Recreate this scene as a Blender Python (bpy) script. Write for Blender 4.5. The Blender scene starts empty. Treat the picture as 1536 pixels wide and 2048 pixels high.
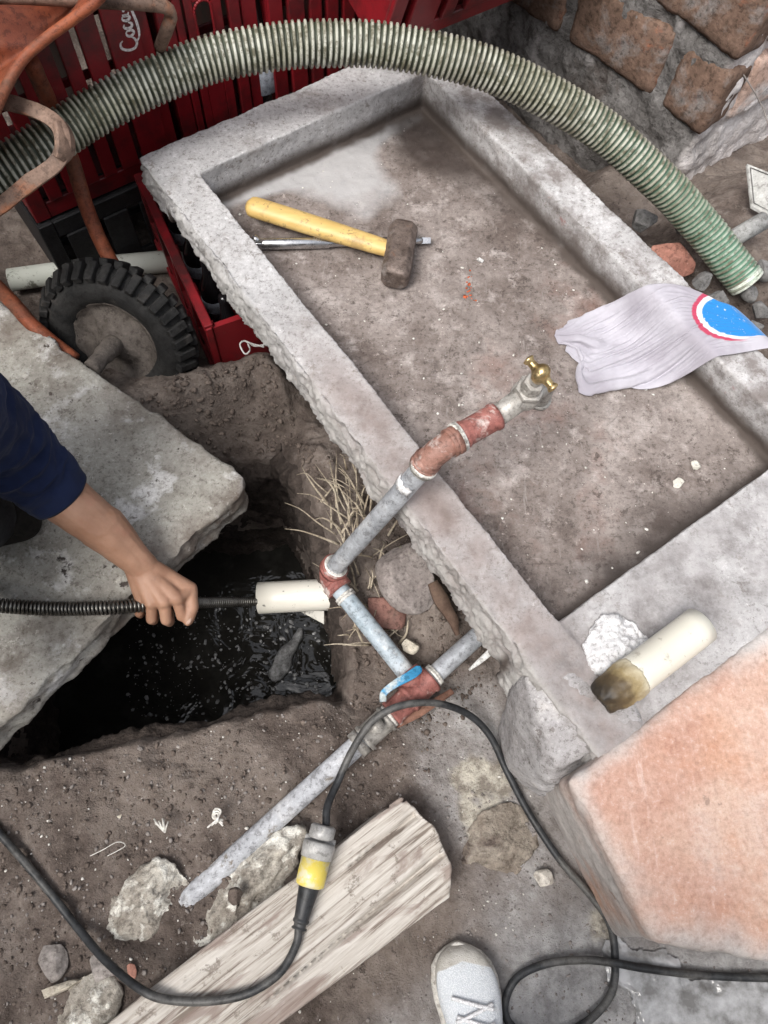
import bpy, bmesh, math, random
import numpy as np
from mathutils import Vector, Matrix

random.seed(7)
rng = np.random.default_rng(11)
SC = bpy.context.scene
COL = SC.collection

# ------------------------------------------------------------------ camera
F = 1481.0                      # focal length in photo pixels (photo is 1536 x 2048)
TILT, ROLL, H = math.radians(23.5), math.radians(-6.5), 1.36
nad = np.array([math.sin(TILT)*math.sin(ROLL), math.sin(TILT)*math.cos(ROLL), math.cos(TILT)])
ZA = -nad
YA = np.array([0, -1.0, 0]) - ZA*np.dot([0, -1.0, 0], ZA); YA /= np.linalg.norm(YA)
XA = np.cross(YA, ZA)
RM = np.stack([XA, YA, ZA])     # rows: world axes in camera coordinates
CAMP = np.array([0, 0, H])

def P(px, py, z=0.0):
    """point where the sight line of a photo pixel meets the level z"""
    d = RM @ np.array([(px-768)/F, (py-1024)/F, 1.0])
    return CAMP + d*((z-H)/d[2])

def Pn(px, py, z=0.0):
    d = np.stack([(np.asarray(px)-768)/F, (np.asarray(py)-1024)/F, np.ones(len(px))], 1) @ RM.T
    return CAMP + d*((z-H)/d[:, 2])[:, None]

cam_d = bpy.data.cameras.new('camera'); cam = bpy.data.objects.new('camera', cam_d); COL.objects.link(cam)
cam_d.sensor_fit = 'HORIZONTAL'; cam_d.sensor_width = 36; cam_d.lens = 36*F/1536
cam_d.clip_start = 0.02; cam_d.clip_end = 500
mw = Matrix.Identity(4)
for r in range(3):
    mw[r][0] = RM[r, 0]; mw[r][1] = -RM[r, 1]; mw[r][2] = -RM[r, 2]; mw[r][3] = CAMP[r]
cam.matrix_world = mw
SC.camera = cam
SC.render.resolution_x, SC.render.resolution_y = 768, 1024

# ------------------------------------------------------------------ sky, sun, exposure
SUN_EL, SUN_AZ = math.radians(58), math.radians(222)     # azimuth from +Y, clockwise seen from above
w = bpy.data.worlds.new('World'); SC.world = w; w.use_nodes = True
wn = w.node_tree.nodes; bg = wn['Background']
sky = wn.new('ShaderNodeTexSky'); sky.sky_type = 'NISHITA'; sky.sun_disc = False
sky.sun_elevation = SUN_EL; sky.sun_rotation = SUN_AZ; sky.air_density = 1.0; sky.dust_density = 4.0; sky.ozone_density = 1.0
hsv = wn.new('ShaderNodeHueSaturation'); hsv.inputs['Saturation'].default_value = 0.30   # overcast: nearly colourless sky
w.node_tree.links.new(sky.outputs[0], hsv.inputs['Color'])
w.node_tree.links.new(hsv.outputs[0], bg.inputs[0]); bg.inputs[1].default_value = 0.13
sd = bpy.data.lights.new('sun', 'SUN'); sun = bpy.data.objects.new('sun', sd); COL.objects.link(sun)
sd.energy = 1.25; sd.angle = math.radians(28); sd.color = (1.0, 0.965, 0.92)
sdir = Vector((math.sin(SUN_AZ)*math.cos(SUN_EL), math.cos(SUN_AZ)*math.cos(SUN_EL), math.sin(SUN_EL)))
sun.rotation_euler = sdir.to_track_quat('Z', 'Y').to_euler()
SC.view_settings.view_transform = 'Standard'; SC.view_settings.look = 'None'
SC.view_settings.gamma = 1.0; SC.view_settings.exposure = 1.05
SC.render.engine = 'CYCLES'

# ------------------------------------------------------------------ numpy noise
def _h(ix, iy, iz, s):
    n = (ix.astype(np.uint32)*np.uint32(374761393) + iy.astype(np.uint32)*np.uint32(668265263)
         + iz.astype(np.uint32)*np.uint32(2147483647) + np.uint32(s*1013904223 & 0xffffffff))
    n = (n ^ (n >> np.uint32(13)))*np.uint32(1274126177)
    n = (n ^ (n >> np.uint32(16)))*np.uint32(2246822519)
    n = n ^ (n >> np.uint32(13))
    return n.astype(np.float64)/4294967295.0
def vn(p, s=0):
    p = np.asarray(p, float); i = np.floor(p).astype(np.int64); f = p-i; f = f*f*f*(f*(f*6-15)+10)
    x, y, z = i.T; fx, fy, fz = f.T; o = 0
    for a in (0, 1):
        wx = fx if a else 1-fx
        for b in (0, 1):
            wy = fy if b else 1-fy
            for c in (0, 1):
                o = o + _h(x+a, y+b, z+c, s)*wx*wy*(fz if c else 1-fz)
    return o*2-1
def fbm(p, scale, octv=4, s=0, gain=0.5):
    p = np.asarray(p, float)*scale; o = 0; a = 1.0; t = 0
    for k in range(octv):
        o = o + a*vn(p*(2.03**k)+17.3*k, s+k); t += a; a *= gain
    return o/t
def sstep(a, b, x):
    t = np.clip((x-a)/(b-a), 0, 1); return t*t*(3-2*t)
def sdpoly(pts, poly):
    """signed distance to a polygon, positive inside"""
    pts = np.asarray(pts)[:, :2]; poly = np.asarray(poly)[:, :2]
    d = np.full(len(pts), 1e9); ins = np.zeros(len(pts), bool); n = len(poly)
    for i in range(n):
        a, b = poly[i], poly[(i+1) % n]; e = b-a; v = pts-a
        t = np.clip((v@e)/(e@e+1e-12), 0, 1); q = v-t[:, None]*e
        d = np.minimum(d, np.hypot(q[:, 0], q[:, 1]))
        c = ((a[1] > pts[:, 1]) != (b[1] > pts[:, 1]))
        xx = (b[0]-a[0])*(pts[:, 1]-a[1])/((b[1]-a[1]) if abs(b[1]-a[1]) > 1e-12 else 1e-12)+a[0]
        ins ^= c & (pts[:, 0] < xx)
    return np.where(ins, d, -d)
def sdseg(pts, line):
    pts = np.asarray(pts)[:, :2]; d = np.full(len(pts), 1e9)
    for a, b in zip(line[:-1], line[1:]):
        a = np.asarray(a)[:2]; b = np.asarray(b)[:2]; e = b-a; v = pts-a
        t = np.clip((v@e)/(e@e+1e-12), 0, 1); q = v-t[:, None]*e
        d = np.minimum(d, np.hypot(q[:, 0], q[:, 1]))
    return d

# ------------------------------------------------------------------ object helpers
def obj(name, me, mat, parent=None, smooth=True):
    me.name = name
    o = bpy.data.objects.new(name, me); COL.objects.link(o)
    if mat is not None:
        me.materials.clear(); me.materials.append(mat)
    if smooth and len(me.polygons): me.polygons.foreach_set('use_smooth', [True]*len(me.polygons))
    if parent is not None:
        o.parent = parent; o.matrix_parent_inverse = Matrix.LocRotScale(parent.location, parent.rotation_euler, None).inverted()
    return o
def tag(o, label=None, cat=None, group=None, kind=None):
    if label: o['label'] = label
    if cat: o['category'] = cat
    if group: o['group'] = group
    if kind: o['kind'] = kind
    return o
def thing(name, label, cat, loc, group=None):
    o = bpy.data.objects.new(name, None); COL.objects.link(o); o.location = Vector(loc); o.empty_display_size = 0.05
    return tag(o, label, cat, group)
def mesh(v, f):
    me = bpy.data.meshes.new('m'); me.from_pydata([tuple(map(float, a)) for a in v], [], [tuple(map(int, a)) for a in f]); me.update(); return me
def qmesh(v, q):
    """fast quad/tri mesh from numpy"""
    v = np.asarray(v, np.float32); q = np.asarray(q, np.int32); k = q.shape[1]
    me = bpy.data.meshes.new('m'); me.vertices.add(len(v)); me.vertices.foreach_set('co', v.ravel())
    me.loops.add(q.size); me.loops.foreach_set('vertex_index', q.ravel())
    me.polygons.add(len(q)); me.polygons.foreach_set('loop_start', np.arange(len(q), dtype=np.int32)*k)
    me.update(calc_edges=True); me.validate(); return me
def co(me):
    a = np.empty(len(me.vertices)*3, np.float32); me.vertices.foreach_get('co', a); return a.reshape(-1, 3).astype(float)
def nrm(me):
    a = np.empty(len(me.vertices)*3, np.float32); me.vertex_normals.foreach_get('vector', a); return a.reshape(-1, 3).astype(float)
def setco(me, c): me.vertices.foreach_set('co', np.asarray(c, np.float32).ravel()); me.update()
def attr(me, name, vals):
    a = me.attributes.new(name, 'FLOAT', 'POINT'); a.data.foreach_set('value', np.asarray(vals, np.float32))
def grid(nu, nv, wrapv=False):
    i = np.arange(nu-1)[:, None]; j = np.arange(nv if wrapv else nv-1)[None, :]; j2 = (j+1) % nv
    return np.stack([(i*nv+j), (i*nv+j2), ((i+1)*nv+j2), ((i+1)*nv+j)], -1).reshape(-1, 4)
class MB:
    """collects pieces of one mesh"""
    def __init__(s): s.v = []; s.f = []; s.n = 0
    def add(s, v, f):
        s.v.append(np.asarray(v, float)); s.f += [tuple(int(x)+s.n for x in a) for a in f]; s.n += len(v); return s
    def box(s, c, half, rot=None):
        h = np.asarray(half); v = np.array([[x, y, z] for x in (-1, 1) for y in (-1, 1) for z in (-1, 1)])*h
        if rot is not None: v = v @ np.asarray(rot).T
        return s.add(v+np.asarray(c), [(0, 1, 3, 2), (4, 6, 7, 5), (0, 4, 5, 1), (2, 3, 7, 6), (0, 2, 6, 4), (1, 5, 7, 3)])
    def prism(s, bot, top):
        n = len(bot); return s.add(np.vstack([bot, top]), [tuple(range(n))[::-1], tuple(range(n, 2*n))]+[(i, (i+1) % n, n+(i+1) % n, n+i) for i in range(n)])
    def tube(s, path, rad, seg=16, caps=True):
        v, f = sweep(path, rad, seg, caps); return s.add(v, f)
    def ball(s, c, r, seg=16, rings=10):
        th = np.linspace(0, math.pi, rings+1)[1:-1]; c = np.asarray(c, float); r = np.asarray(r, float)*np.ones(3)
        v = [c+r*np.array([0, 0, 1])]
        for t in th:
            for k in range(seg):
                p = 2*math.pi*k/seg; v.append(c+r*np.array([math.sin(t)*math.cos(p), math.sin(t)*math.sin(p), math.cos(t)]))
        v.append(c-r*np.array([0, 0, 1])); f = []; L = len(th)
        for k in range(seg):
            k2 = (k+1) % seg; f.append((0, 1+k, 1+k2)); f.append((len(v)-1, 1+(L-1)*seg+k2, 1+(L-1)*seg+k))
            for i in range(L-1): f.append((1+i*seg+k, 1+(i+1)*seg+k, 1+(i+1)*seg+k2, 1+i*seg+k2))
        return s.add(v, f)
    def capsule(s, a, b, r0, r1, seg=14):
        a = np.asarray(a, float); b = np.asarray(b, float); s.ball(a, r0, seg, 8); s.ball(b, r1, seg, 8)
        return s.tube([a, b], [r0, r1], seg)
    def mesh(s): return mesh(np.vstack(s.v), s.f)
def frames(path):
    p = np.asarray(path, float); t = np.gradient(p, axis=0); t /= np.linalg.norm(t, axis=1)[:, None]+1e-12
    u = np.zeros_like(p); a = np.array([0, 0, 1.0]) if abs(t[0, 2]) < .9 else np.array([1.0, 0, 0])
    u[0] = a-t[0]*np.dot(a, t[0]); u[0] /= np.linalg.norm(u[0])
    for i in range(1, len(p)):
        q = u[i-1]-t[i]*np.dot(u[i-1], t[i]); u[i] = q/(np.linalg.norm(q)+1e-12)
    return p, t, u, np.cross(t, u)
def sweep(path, rad, seg=16, caps=True):
    p, t, u, b = frames(path); n = len(p); rad = np.asarray(rad, float)
    if rad.ndim == 0: rad = np.full(n, float(rad))
    if rad.ndim == 1: rad = np.repeat(rad[:, None], seg, 1)
    a = np.arange(seg)*2*math.pi/seg
    v = p[:, None]+rad[..., None]*(np.cos(a)[None, :, None]*u[:, None]+np.sin(a)[None, :, None]*b[:, None])
    f = [tuple(x) for x in grid(n, seg, True)]
    if caps: f += [tuple(range(seg))[::-1], tuple(range((n-1)*seg, n*seg))]
    return v.reshape(-1, 3), f
def smooth_path(pts, n=100):
    p = np.asarray(pts, float); q = np.vstack([2*p[0]-p[1], p, 2*p[-1]-p[-2]]); m = len(p)-1; out = []
    per = max(2, n//m)
    for i in range(m):
        a, b, c, d = q[i:i+4]
        for t in np.linspace(0, 1, per, endpoint=False):
            out.append(.5*((2*b)+(-a+c)*t+(2*a-5*b+4*c-d)*t*t+(-a+3*b-3*c+d)*t**3))
    out.append(p[-1]); return resample(np.array(out), n)
def resample(p, n):
    d = np.r_[0, np.cumsum(np.linalg.norm(np.diff(p, axis=0), axis=1))]; s = np.linspace(0, d[-1], n)
    return np.stack([np.interp(s, d, p[:, k]) for k in range(3)], 1)
def plen(p): return np.linalg.norm(np.diff(p, axis=0), axis=1).sum()
def remesh(me, voxel, smooth=0, fac=.5):
    o = bpy.data.objects.new('tmp', me); COL.objects.link(o)
    m = o.modifiers.new('r', 'REMESH'); m.mode = 'VOXEL'; m.voxel_size = voxel; m.adaptivity = 0
    if smooth: k = o.modifiers.new('s', 'SMOOTH'); k.iterations = smooth; k.factor = fac
    dg = bpy.context.evaluated_depsgraph_get(); r = bpy.data.meshes.new_from_object(o.evaluated_get(dg), depsgraph=dg)
    bpy.data.objects.remove(o); bpy.data.meshes.remove(me); return r
def push(me, fn):
    c = co(me); n = nrm(me); setco(me, c+n*np.asarray(fn(c, n))[:, None]); return me
def bevelled(me, wdt, seg=2):
    bm = bmesh.new(); bm.from_mesh(me); bmesh.ops.recalc_face_normals(bm, faces=bm.faces)
    bmesh.ops.bevel(bm, geom=[e for e in bm.edges if len(e.link_faces) == 2 and e.calc_face_angle(0) > .5], offset=wdt, segments=seg, affect='EDGES', profile=.6, clamp_overlap=True)
    bm.to_mesh(me); bm.free(); return me

# ------------------------------------------------------------------ material helpers
class Mat:
    def __init__(s, name, rough=.85, spec=.35):
        s.m = bpy.data.materials.new(name); s.m.use_nodes = True; s.t = s.m.node_tree; s.b = s.t.nodes['Principled BSDF']
        s.b.inputs['Roughness'].default_value = rough; s.b.inputs['Specular IOR Level'].default_value = spec
        s.co = s.t.nodes.new('ShaderNodeTexCoord').outputs['Object']
    def n(s, typ, **k):
        x = s.t.nodes.new(typ)
        for a, b in k.items(): setattr(x, a, b)
        return x
    def L(s, a, b): s.t.links.new(a, b)
    def put(s, sock, v):
        if isinstance(v, bpy.types.NodeSocket): s.L(v, sock)
        elif isinstance(v, tuple): sock.default_value = (*v, 1) if len(v) == 3 and len(sock.default_value) == 4 else v
        else: sock.default_value = v
    def scaled(s, sc, rot=(0, 0, 0)):
        x = s.n('ShaderNodeMapping'); s.L(s.co, x.inputs['Vector']); x.inputs['Scale'].default_value = sc; x.inputs['Rotation'].default_value = rot; return x.outputs[0]
    def noise(s, scale, det=5, rough=.6, vec=None, dist=0):
        x = s.n('ShaderNodeTexNoise'); s.L(vec or s.co, x.inputs['Vector']); x.inputs['Scale'].default_value = scale
        x.inputs['Detail'].default_value = det; x.inputs['Roughness'].default_value = rough; x.inputs['Distortion'].default_value = dist; return x.outputs['Fac']
    def voro(s, scale, vec=None, feat='F1'):
        x = s.n('ShaderNodeTexVoronoi', feature=feat); s.L(vec or s.co, x.inputs['Vector']); x.inputs['Scale'].default_value = scale; return x.outputs['Distance']
    def attr(s, name):
        x = s.n('ShaderNodeAttribute', attribute_name=name); return x.outputs['Fac']
    def ramp(s, f, stops, interp='LINEAR'):
        x = s.n('ShaderNodeValToRGB'); s.L(f, x.inputs[0]); e = x.color_ramp.elements; x.color_ramp.interpolation = interp
        while len(e) < len(stops): e.new(.5)
        for k, (p, c) in zip(e, stops):
            k.position = p; k.color = (c, c, c, 1) if not isinstance(c, tuple) else (*c, 1)
        return x.outputs[0]
    def mix(s, f, a, b, mode='MIX'):
        x = s.n('ShaderNodeMix', data_type='RGBA', blend_type=mode); s.put(x.inputs[0], f); s.put(x.inputs[6], a); s.put(x.inputs[7], b); return x.outputs[2]
    def math(s, op, a, b=0.0, clamp=False):
        x = s.n('ShaderNodeMath', operation=op, use_clamp=clamp); s.put(x.inputs[0], a); s.put(x.inputs[1], b); return x.outputs[0]
    def bump(s, h, strength=.5, dist=.005, prev=None):
        x = s.n('ShaderNodeBump'); s.L(h, x.inputs['Height']); x.inputs['Strength'].default_value = strength; x.inputs['Distance'].default_value = dist
        if prev: s.L(prev, x.inputs['Normal'])
        s.L(x.outputs[0], s.b.inputs['Normal']); return x.outputs[0]
    def col(s, c): s.put(s.b.inputs['Base Color'], c); return s
    def rough(s, c): s.put(s.b.inputs['Roughness'], c); return s

def grainy(name, c0, c1, scale=6, spots=(), fine=90, bump=.5, bdist=.003, rough=.85, spec=.3, stretch=None, metal=0, coarse=None):
    """mottled base c0..c1, then spots (colour, scale, low, high) laid over it, with fine relief"""
    m = Mat(name, rough, spec); v = m.scaled(stretch) if stretch else None
    c = m.ramp(m.noise(scale, 8, .7, v), [(.38, c0), (.62, c1)])
    for k, (cc, sc, lo, hi) in enumerate(spots):
        nz = m.noise(sc, 6, .65, v, .3 if not stretch else 0)
        c = m.mix(m.ramp(nz, [(lo, 0.0), (hi, 1.0)]), c, cc)
    g = m.noise(fine, 5, .8, v); c = m.mix(m.ramp(g, [(.42, .65), (.47, 0.0)]), c, m.mix(1.0, c, (.40, .38, .37), 'MULTIPLY')); c = m.mix(m.ramp(g, [(.56, 0.0), (.60, .5)]), c, m.mix(1.0, c, (1.5, 1.5, 1.5), 'MULTIPLY'))
    m.col(c); b = m.bump(g, bump, bdist)
    if coarse: m.bump(m.noise(coarse, 5, .6), .6, .01, b)
    m.b.inputs['Metallic'].default_value = metal
    return m

# ------------------------------------------------------------------ layout
RIMZ, FLOORZ = .28, .195
A0 = P(275, 315, RIMZ)[:2]                       # far left corner of the wash basin
AA = np.array([math.cos(math.radians(-56)), math.sin(math.radians(-56))])     # along its long side
BB = np.array([-AA[1], AA[0]])                                               # across it
def ST(s, t, z=0.0): q = A0+s*AA+t*BB; return np.array([q[0], q[1], z])
def toST(c): d = np.asarray(c)[:, :2]-A0; return d@AA, d@BB
def pxs(lst, z=0.0): return np.array([P(a, b, z) for a, b in lst])

PIT = pxs([(690, 1392), (560, 1430), (400, 1462), (200, 1500), (40, 1530), (-150, 1560), (-150, 980), (100, 930), (270, 905), (430, 880), (560, 858), (600, 930), (650, 1060), (690, 1150), (702, 1262)])
WATERZ = -.58
CONC = pxs([(800, 1400), (1000, 1330), (1300, 1200), (2200, 900), (3000, 3000), (300, 3000), (480, 2200), (900, 1900), (915, 1740), (860, 1640), (830, 1560)])
def ground_z(c):
    c = np.asarray(c, float); p = np.c_[c[:, :2], np.zeros(len(c))]
    conc = sstep(-.02, .05, sdpoly(p, CONC)+.03*fbm(p, 8, 3, 5))
    far = sstep(2.2, 3.2, np.hypot(p[:, 0], p[:, 1]-.9))
    z = (1-.75*conc)*(.016*fbm(p, 3.2, 3, 1)+.012*np.abs(fbm(p, 9, 4, 2))+.010*fbm(p, 26, 4, 3))
    z += .010*np.maximum(0, fbm(p, 55, 3, 31))*(1-.7*conc)+.006*np.abs(fbm(p, 30, 3, 32))*(1-conc)
    z *= 1-far
    ridge = sdseg(p, pxs([(230, 850), (380, 800), (540, 750), (585, 850)])); z += .055*np.exp(-(ridge/.05)**2)*(1+.5*fbm(p, 18, 4, 4))
    corner = pxs([(-900, 560), (-200, 620), (60, 700), (260, 770), (520, 735), (640, 900), (900, 600), (1300, 300), (1400, -300), (-900, -500)])
    s, t = toST(p)
    z -= .11*sstep(-.02, .10, sdpoly(p, corner)-.02)*(1-far)
    rub = sdpoly(p, pxs([(1280, 520), (1420, 380), (1800, 300), (1800, 700), (1500, 700)])); z += .10*sstep(-.05, .1, rub)
    gul = sdseg(p, pxs([(740, 1290), (760, 1345), (720, 1400)])); z -= .05*np.exp(-(gul/.05)**2)
    bank = sdseg(p, pxs([(640, 900), (700, 1050), (860, 1250)])); z += .03*np.exp(-(bank/.07)**2)*(1+.6*fbm(p, 20, 3, 9))
    left = p[:, 0] < P(-130, 1300)[0]; z = np.where(left & (p[:, 1] > -.1) & (p[:, 1] < 1.1), z*.4+.03, z)
    fb = sdseg(p, pxs([(100, 930), (270, 905), (430, 875), (575, 850)])); z -= .09*sstep(.10, 0, fb)*(1+.35*fbm(p, 13, 4, 41))*(1-conc)
    z += .018*fbm(p, 15, 4, 43)*sstep(.2, .05, fb)
    d = sdpoly(p, PIT)+.022*fbm(p, 11, 4, 6)+.006*fbm(p, 50, 3, 7)
    z = z-.015*sstep(-.06, 0, d)-.05*sstep(-.006, .02, d)-.3*sstep(.012, .036, d)
    return z, conc, d

# ------------------------------------------------------------------ ground
def axis(lo, hi, step, far):
    a = np.arange(lo, hi, step); g = [a]; k = step; x = lo; L = []
    while x > -far: k *= 1.35; x -= k; L.append(x)
    R_ = []; x = a[-1]; k = step
    while x < far: k *= 1.35; x += k; R_.append(x)
    return np.r_[L[::-1], a, R_]
gx, gy = axis(-1.0, 1.25, .0055, 40), axis(-.36, 2.3, .0055, 40)
GX, GY = np.meshgrid(gx, gy, indexing='ij')
gc = np.c_[GX.ravel(), GY.ravel(), np.zeros(GX.size)]
gz, gconc, gpit = ground_z(gc); gc[:, 2] = gz
gq = grid(len(gx), len(gy))[:, ::-1]; gme = qmesh(gc, gq[~(gpit > .034)[gq].all(1)])
attr(gme, 'conc', gconc)
cream = np.zeros(len(gc)); wet = np.zeros(len(gc))
wob = .03*fbm(gc, 14, 4, 21)+.012*fbm(gc, 50, 3, 22)
for poly in ([(895, 1530), (940, 1505), (1010, 1520), (1025, 1580), (970, 1610), (910, 1580)], [(920, 1610), (1000, 1590), (1040, 1660), (990, 1700), (940, 1690)], [(1175, 1845), (1200, 1840), (1215, 1870), (1180, 1870)]):
    cream = np.maximum(cream, sstep(-.006, .012, sdpoly(gc, pxs(poly))+1.6*wob))
wet = sstep(-.05, .05, sdpoly(gc, pxs([(1000, 1850), (1150, 1800), (1300, 1880), (1700, 1900), (1700, 2300), (900, 2300)]))+wob)
attr(gme, 'cream', cream); attr(gme, 'wet', wet)

m = Mat('soil and concrete ground', .9, .25)
soil = m.ramp(m.noise(9, 10, .78), [(.36, (.072, .055, .046)), (.5, (.145, .115, .099)), (.64, (.245, .206, .18))])
soil = m.mix(m.ramp(m.noise(3.1, 7, .65), [(.48, 0.0), (.60, .75)]), soil, m.ramp(m.noise(28, 6, .75), [(.38, (.175, .142, .12)), (.62, (.30, .255, .222))]))
soil = m.mix(m.ramp(m.noise(40, 6, .75), [(.60, 0.0), (.63, .55)]), soil, (.27, .235, .21)); soil = m.mix(m.ramp(m.noise(60, 6, .75), [(.60, 0.0), (.63, .7)]), soil, (.045, .034, .028))
cnc = m.ramp(m.noise(9, 10, .8), [(.36, (.14, .123, .112)), (.5, (.31, .288, .275)), (.64, (.50, .485, .475))])
cnc = m.mix(m.ramp(m.noise(3, 5, .6), [(.45, 0.0), (.62, .7)]), cnc, (.155, .122, .104))
cnc = m.mix(m.ramp(m.voro(95), [(.10, .75), (.22, 0.0)]), cnc, (.07, .055, .05))
c = m.mix(m.attr('conc'), soil, cnc)
c = m.mix(m.attr('wet'), c, m.mix(m.ramp(m.noise(30, 6, .7), [(.4, .2), (.6, .9)]), (.22, .21, .205), (.50, .49, .485)))
c = m.mix(m.attr('cream'), c, m.ramp(m.noise(40, 5, .7), [(.40, (.24, .21, .175)), (.60, (.58, .54, .46))]))
m.col(c)
m.rough(m.ramp(m.math('ADD', m.attr('wet'), m.math('MULTIPLY', m.noise(12, 4), .35)), [(.15, .93), (.9, .32)]))
b1 = m.bump(m.noise(190, 5, .8), .8, .003); m.bump(m.noise(55, 6, .7), .9, .010, b1)
tag(obj('ground', gme, m.m), kind='structure')

# earth walls of the pit
pw = resample(np.vstack([PIT, PIT[:1]]), 620); cenp = PIT.mean(0); zs = np.r_[np.linspace(.0, 1, 95)]
tg = np.gradient(pw, axis=0); tg /= np.linalg.norm(tg, axis=1)[:, None]; inw = np.c_[-tg[:, 1], tg[:, 0], 0*tg[:, 0]]
if np.einsum('ij,ij->i', inw, cenp-pw).mean() < 0: inw = -inw
ztop, _, dd_ = ground_z(pw-inw*.02); W3 = []
for k in zs:
    zz = (ztop-.012)*(1-k)+(-.66)*k; q = pw+inw*(.004-.03*sstep(.05, 0, k)-0)[..., None] if False else pw+inw*(.030-.050*(1-min(1, k/.07)))
    q[:, 2] = zz; W3.append(q)
W3 = np.stack(W3, 1).reshape(-1, 3); inr = np.repeat(inw, len(zs), 0); kk = np.tile(zs, len(pw))
W3 = W3-inr*(.022*fbm(np.c_[W3[:, :2], 0*W3[:, 0]], 11, 4, 6))[:, None]
W3 = W3+inr*((.024*fbm(W3, 12, 5, 71, .6)+.010*fbm(W3, 45, 4, 72))*sstep(0, .06, kk))[:, None]
tag(obj('pit_wall', qmesh(W3, grid(len(pw), len(zs))), grainy('damp earth wall', (.034, .026, .022), (.082, .064, .054), 8, [((.13, .11, .098), 16, .60, .72)], 70, .8, .005, coarse=35).m), kind='structure')

# foul water standing in the pit
m = Mat('foul water', .05, .5); m.col(m.mix(m.ramp(m.noise(9, 6, .7), [(.5, 0.0), (.75, .8)]), (.018, .017, .015), (.055, .052, .046)))
b1 = m.bump(m.noise(13, 3, .5, None, .6), .35, .03); m.bump(m.ramp(m.voro(26), [(.0, 1.0), (.2, 0.0)]), .10, .01, b1)
wx = np.linspace(-.95, .12, 40); wy = np.linspace(.02, .75, 30); WX, WY = np.meshgrid(wx, wy, indexing='ij')
tag(obj('water', qmesh(np.c_[WX.ravel(), WY.ravel(), np.full(WX.size, WATERZ)], grid(40, 30)[:, ::-1]), m.m), kind='structure')

# milky puddle on the concrete by the block
gxs = np.linspace(.34, .86, 400); gys = np.linspace(-.40, -.08, 250); UX, UY = np.meshgrid(gxs, gys, indexing='ij')
pc = np.c_[UX.ravel(), UY.ravel(), np.zeros(UX.size)]
pd = sdpoly(pc, pxs([(1195, 1900), (1228, 1880), (1262, 1905), (1350, 1925), (1500, 1945), (1800, 1970), (1800, 2200), (1330, 2200), (1250, 2090), (1235, 2000), (1205, 1960)]))+.03*fbm(pc, 16, 4, 61)+.02*fbm(pc, 45, 4, 62)
pc[:, 2] = ground_z(pc)[0].mean()+.004+.004*sstep(0, .02, pd)+.0012*fbm(pc, 60, 3, 8)
q = grid(400, 250)[:, ::-1]; q = q[(pd > 0)[q].all(1)]
m = Mat('milky puddle', .16, .5); m.col(m.ramp(m.noise(22, 6, .65), [(.36, (.16, .155, .15)), (.48, (.30, .30, .30)), (.62, (.44, .44, .45))]))
m.bump(m.noise(60, 3, .6), .25, .003)
tag(obj('puddle', qmesh(pc, q), m.m), kind='structure')

# ------------------------------------------------------------------ concrete materials with wear
def concrete(name, c0, c1, dark, scale=5, pits=True, rough=.88, extra=(), stretch=None):
    m = Mat(name, rough, .3)
    v = m.scaled(*stretch) if stretch else None
    c = m.ramp(m.noise(scale, 10, .75, v), [(.37, c0), (.63, c1)])
    c = m.mix(m.ramp(m.noise(scale*2.6, 7, .7), [(.55, 0.0), (.72, .75)]), c, dark)
    for cc, sc, lo, hi in extra: c = m.mix(m.ramp(m.noise(sc, 6, .68), [(lo, 0.0), (hi, 1.0)]), c, cc)
    c = m.mix(m.ramp(m.noise(33, 6, .75), [(.60, 0.0), (.63, .7)]), c, dark); c = m.mix(m.ramp(m.noise(47, 5, .75), [(.63, 0.0), (.65, .6)]), c, tuple(min(.75, x*1.35) for x in c1))
    g = m.noise(110, 6, .85)
    c = m.mix(m.ramp(g, [(.41, .7), (.46, 0.0)]), c, m.mix(1.0, c, (.38, .36, .34), 'MULTIPLY'))
    c = m.mix(m.ramp(g, [(.56, 0.0), (.60, .55)]), c, m.mix(1.0, c, (1.45, 1.45, 1.45), 'MULTIPLY'))
    m.col(c); b = m.bump(g, .45, .0025)
    if pits: m.bump(m.ramp(m.voro(70), [(.06, 0.0), (.2, 1.0)]), .25, .004, b)
    return m

# ------------------------------------------------------------------ wash basin
basin = thing('wash_basin', 'long grey concrete wash basin with stained brown floor and broken left edge', 'basin', ST(.6, .35, 0))
mb = MB()
def stbox(s0, s1, t0, t1, z0, z1):
    q = [(s0, t0), (s1, t0), (s1, t1), (s0, t1)]; mb.prism(np.array([ST(a, b, z0) for a, b in q])[::1], np.array([ST(a, b, z1) for a, b in q]))
mb.prism(np.array([ST(0, 0, .212), ST(1.385, 0, .165), ST(1.385, .082, .14), ST(0, .082, .16)]), np.array([ST(0, 0, RIMZ), ST(1.385, 0, RIMZ), ST(1.385, .082, RIMZ), ST(0, .082, RIMZ)]))   # left rim
stbox(0, .10, 0.0, .715, .19, RIMZ+.001)           # far rim
stbox(.0, 1.6, .632, .712, .10, RIMZ)               # right rim
stbox(1.187, 1.395, -.004, .90, .10, RIMZ-.004)     # near ledge
stbox(.05, 1.25, .05, .69, .145, FLOORZ)             # floor slab
bme = remesh(mb.mesh(), .004, 2)
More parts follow.
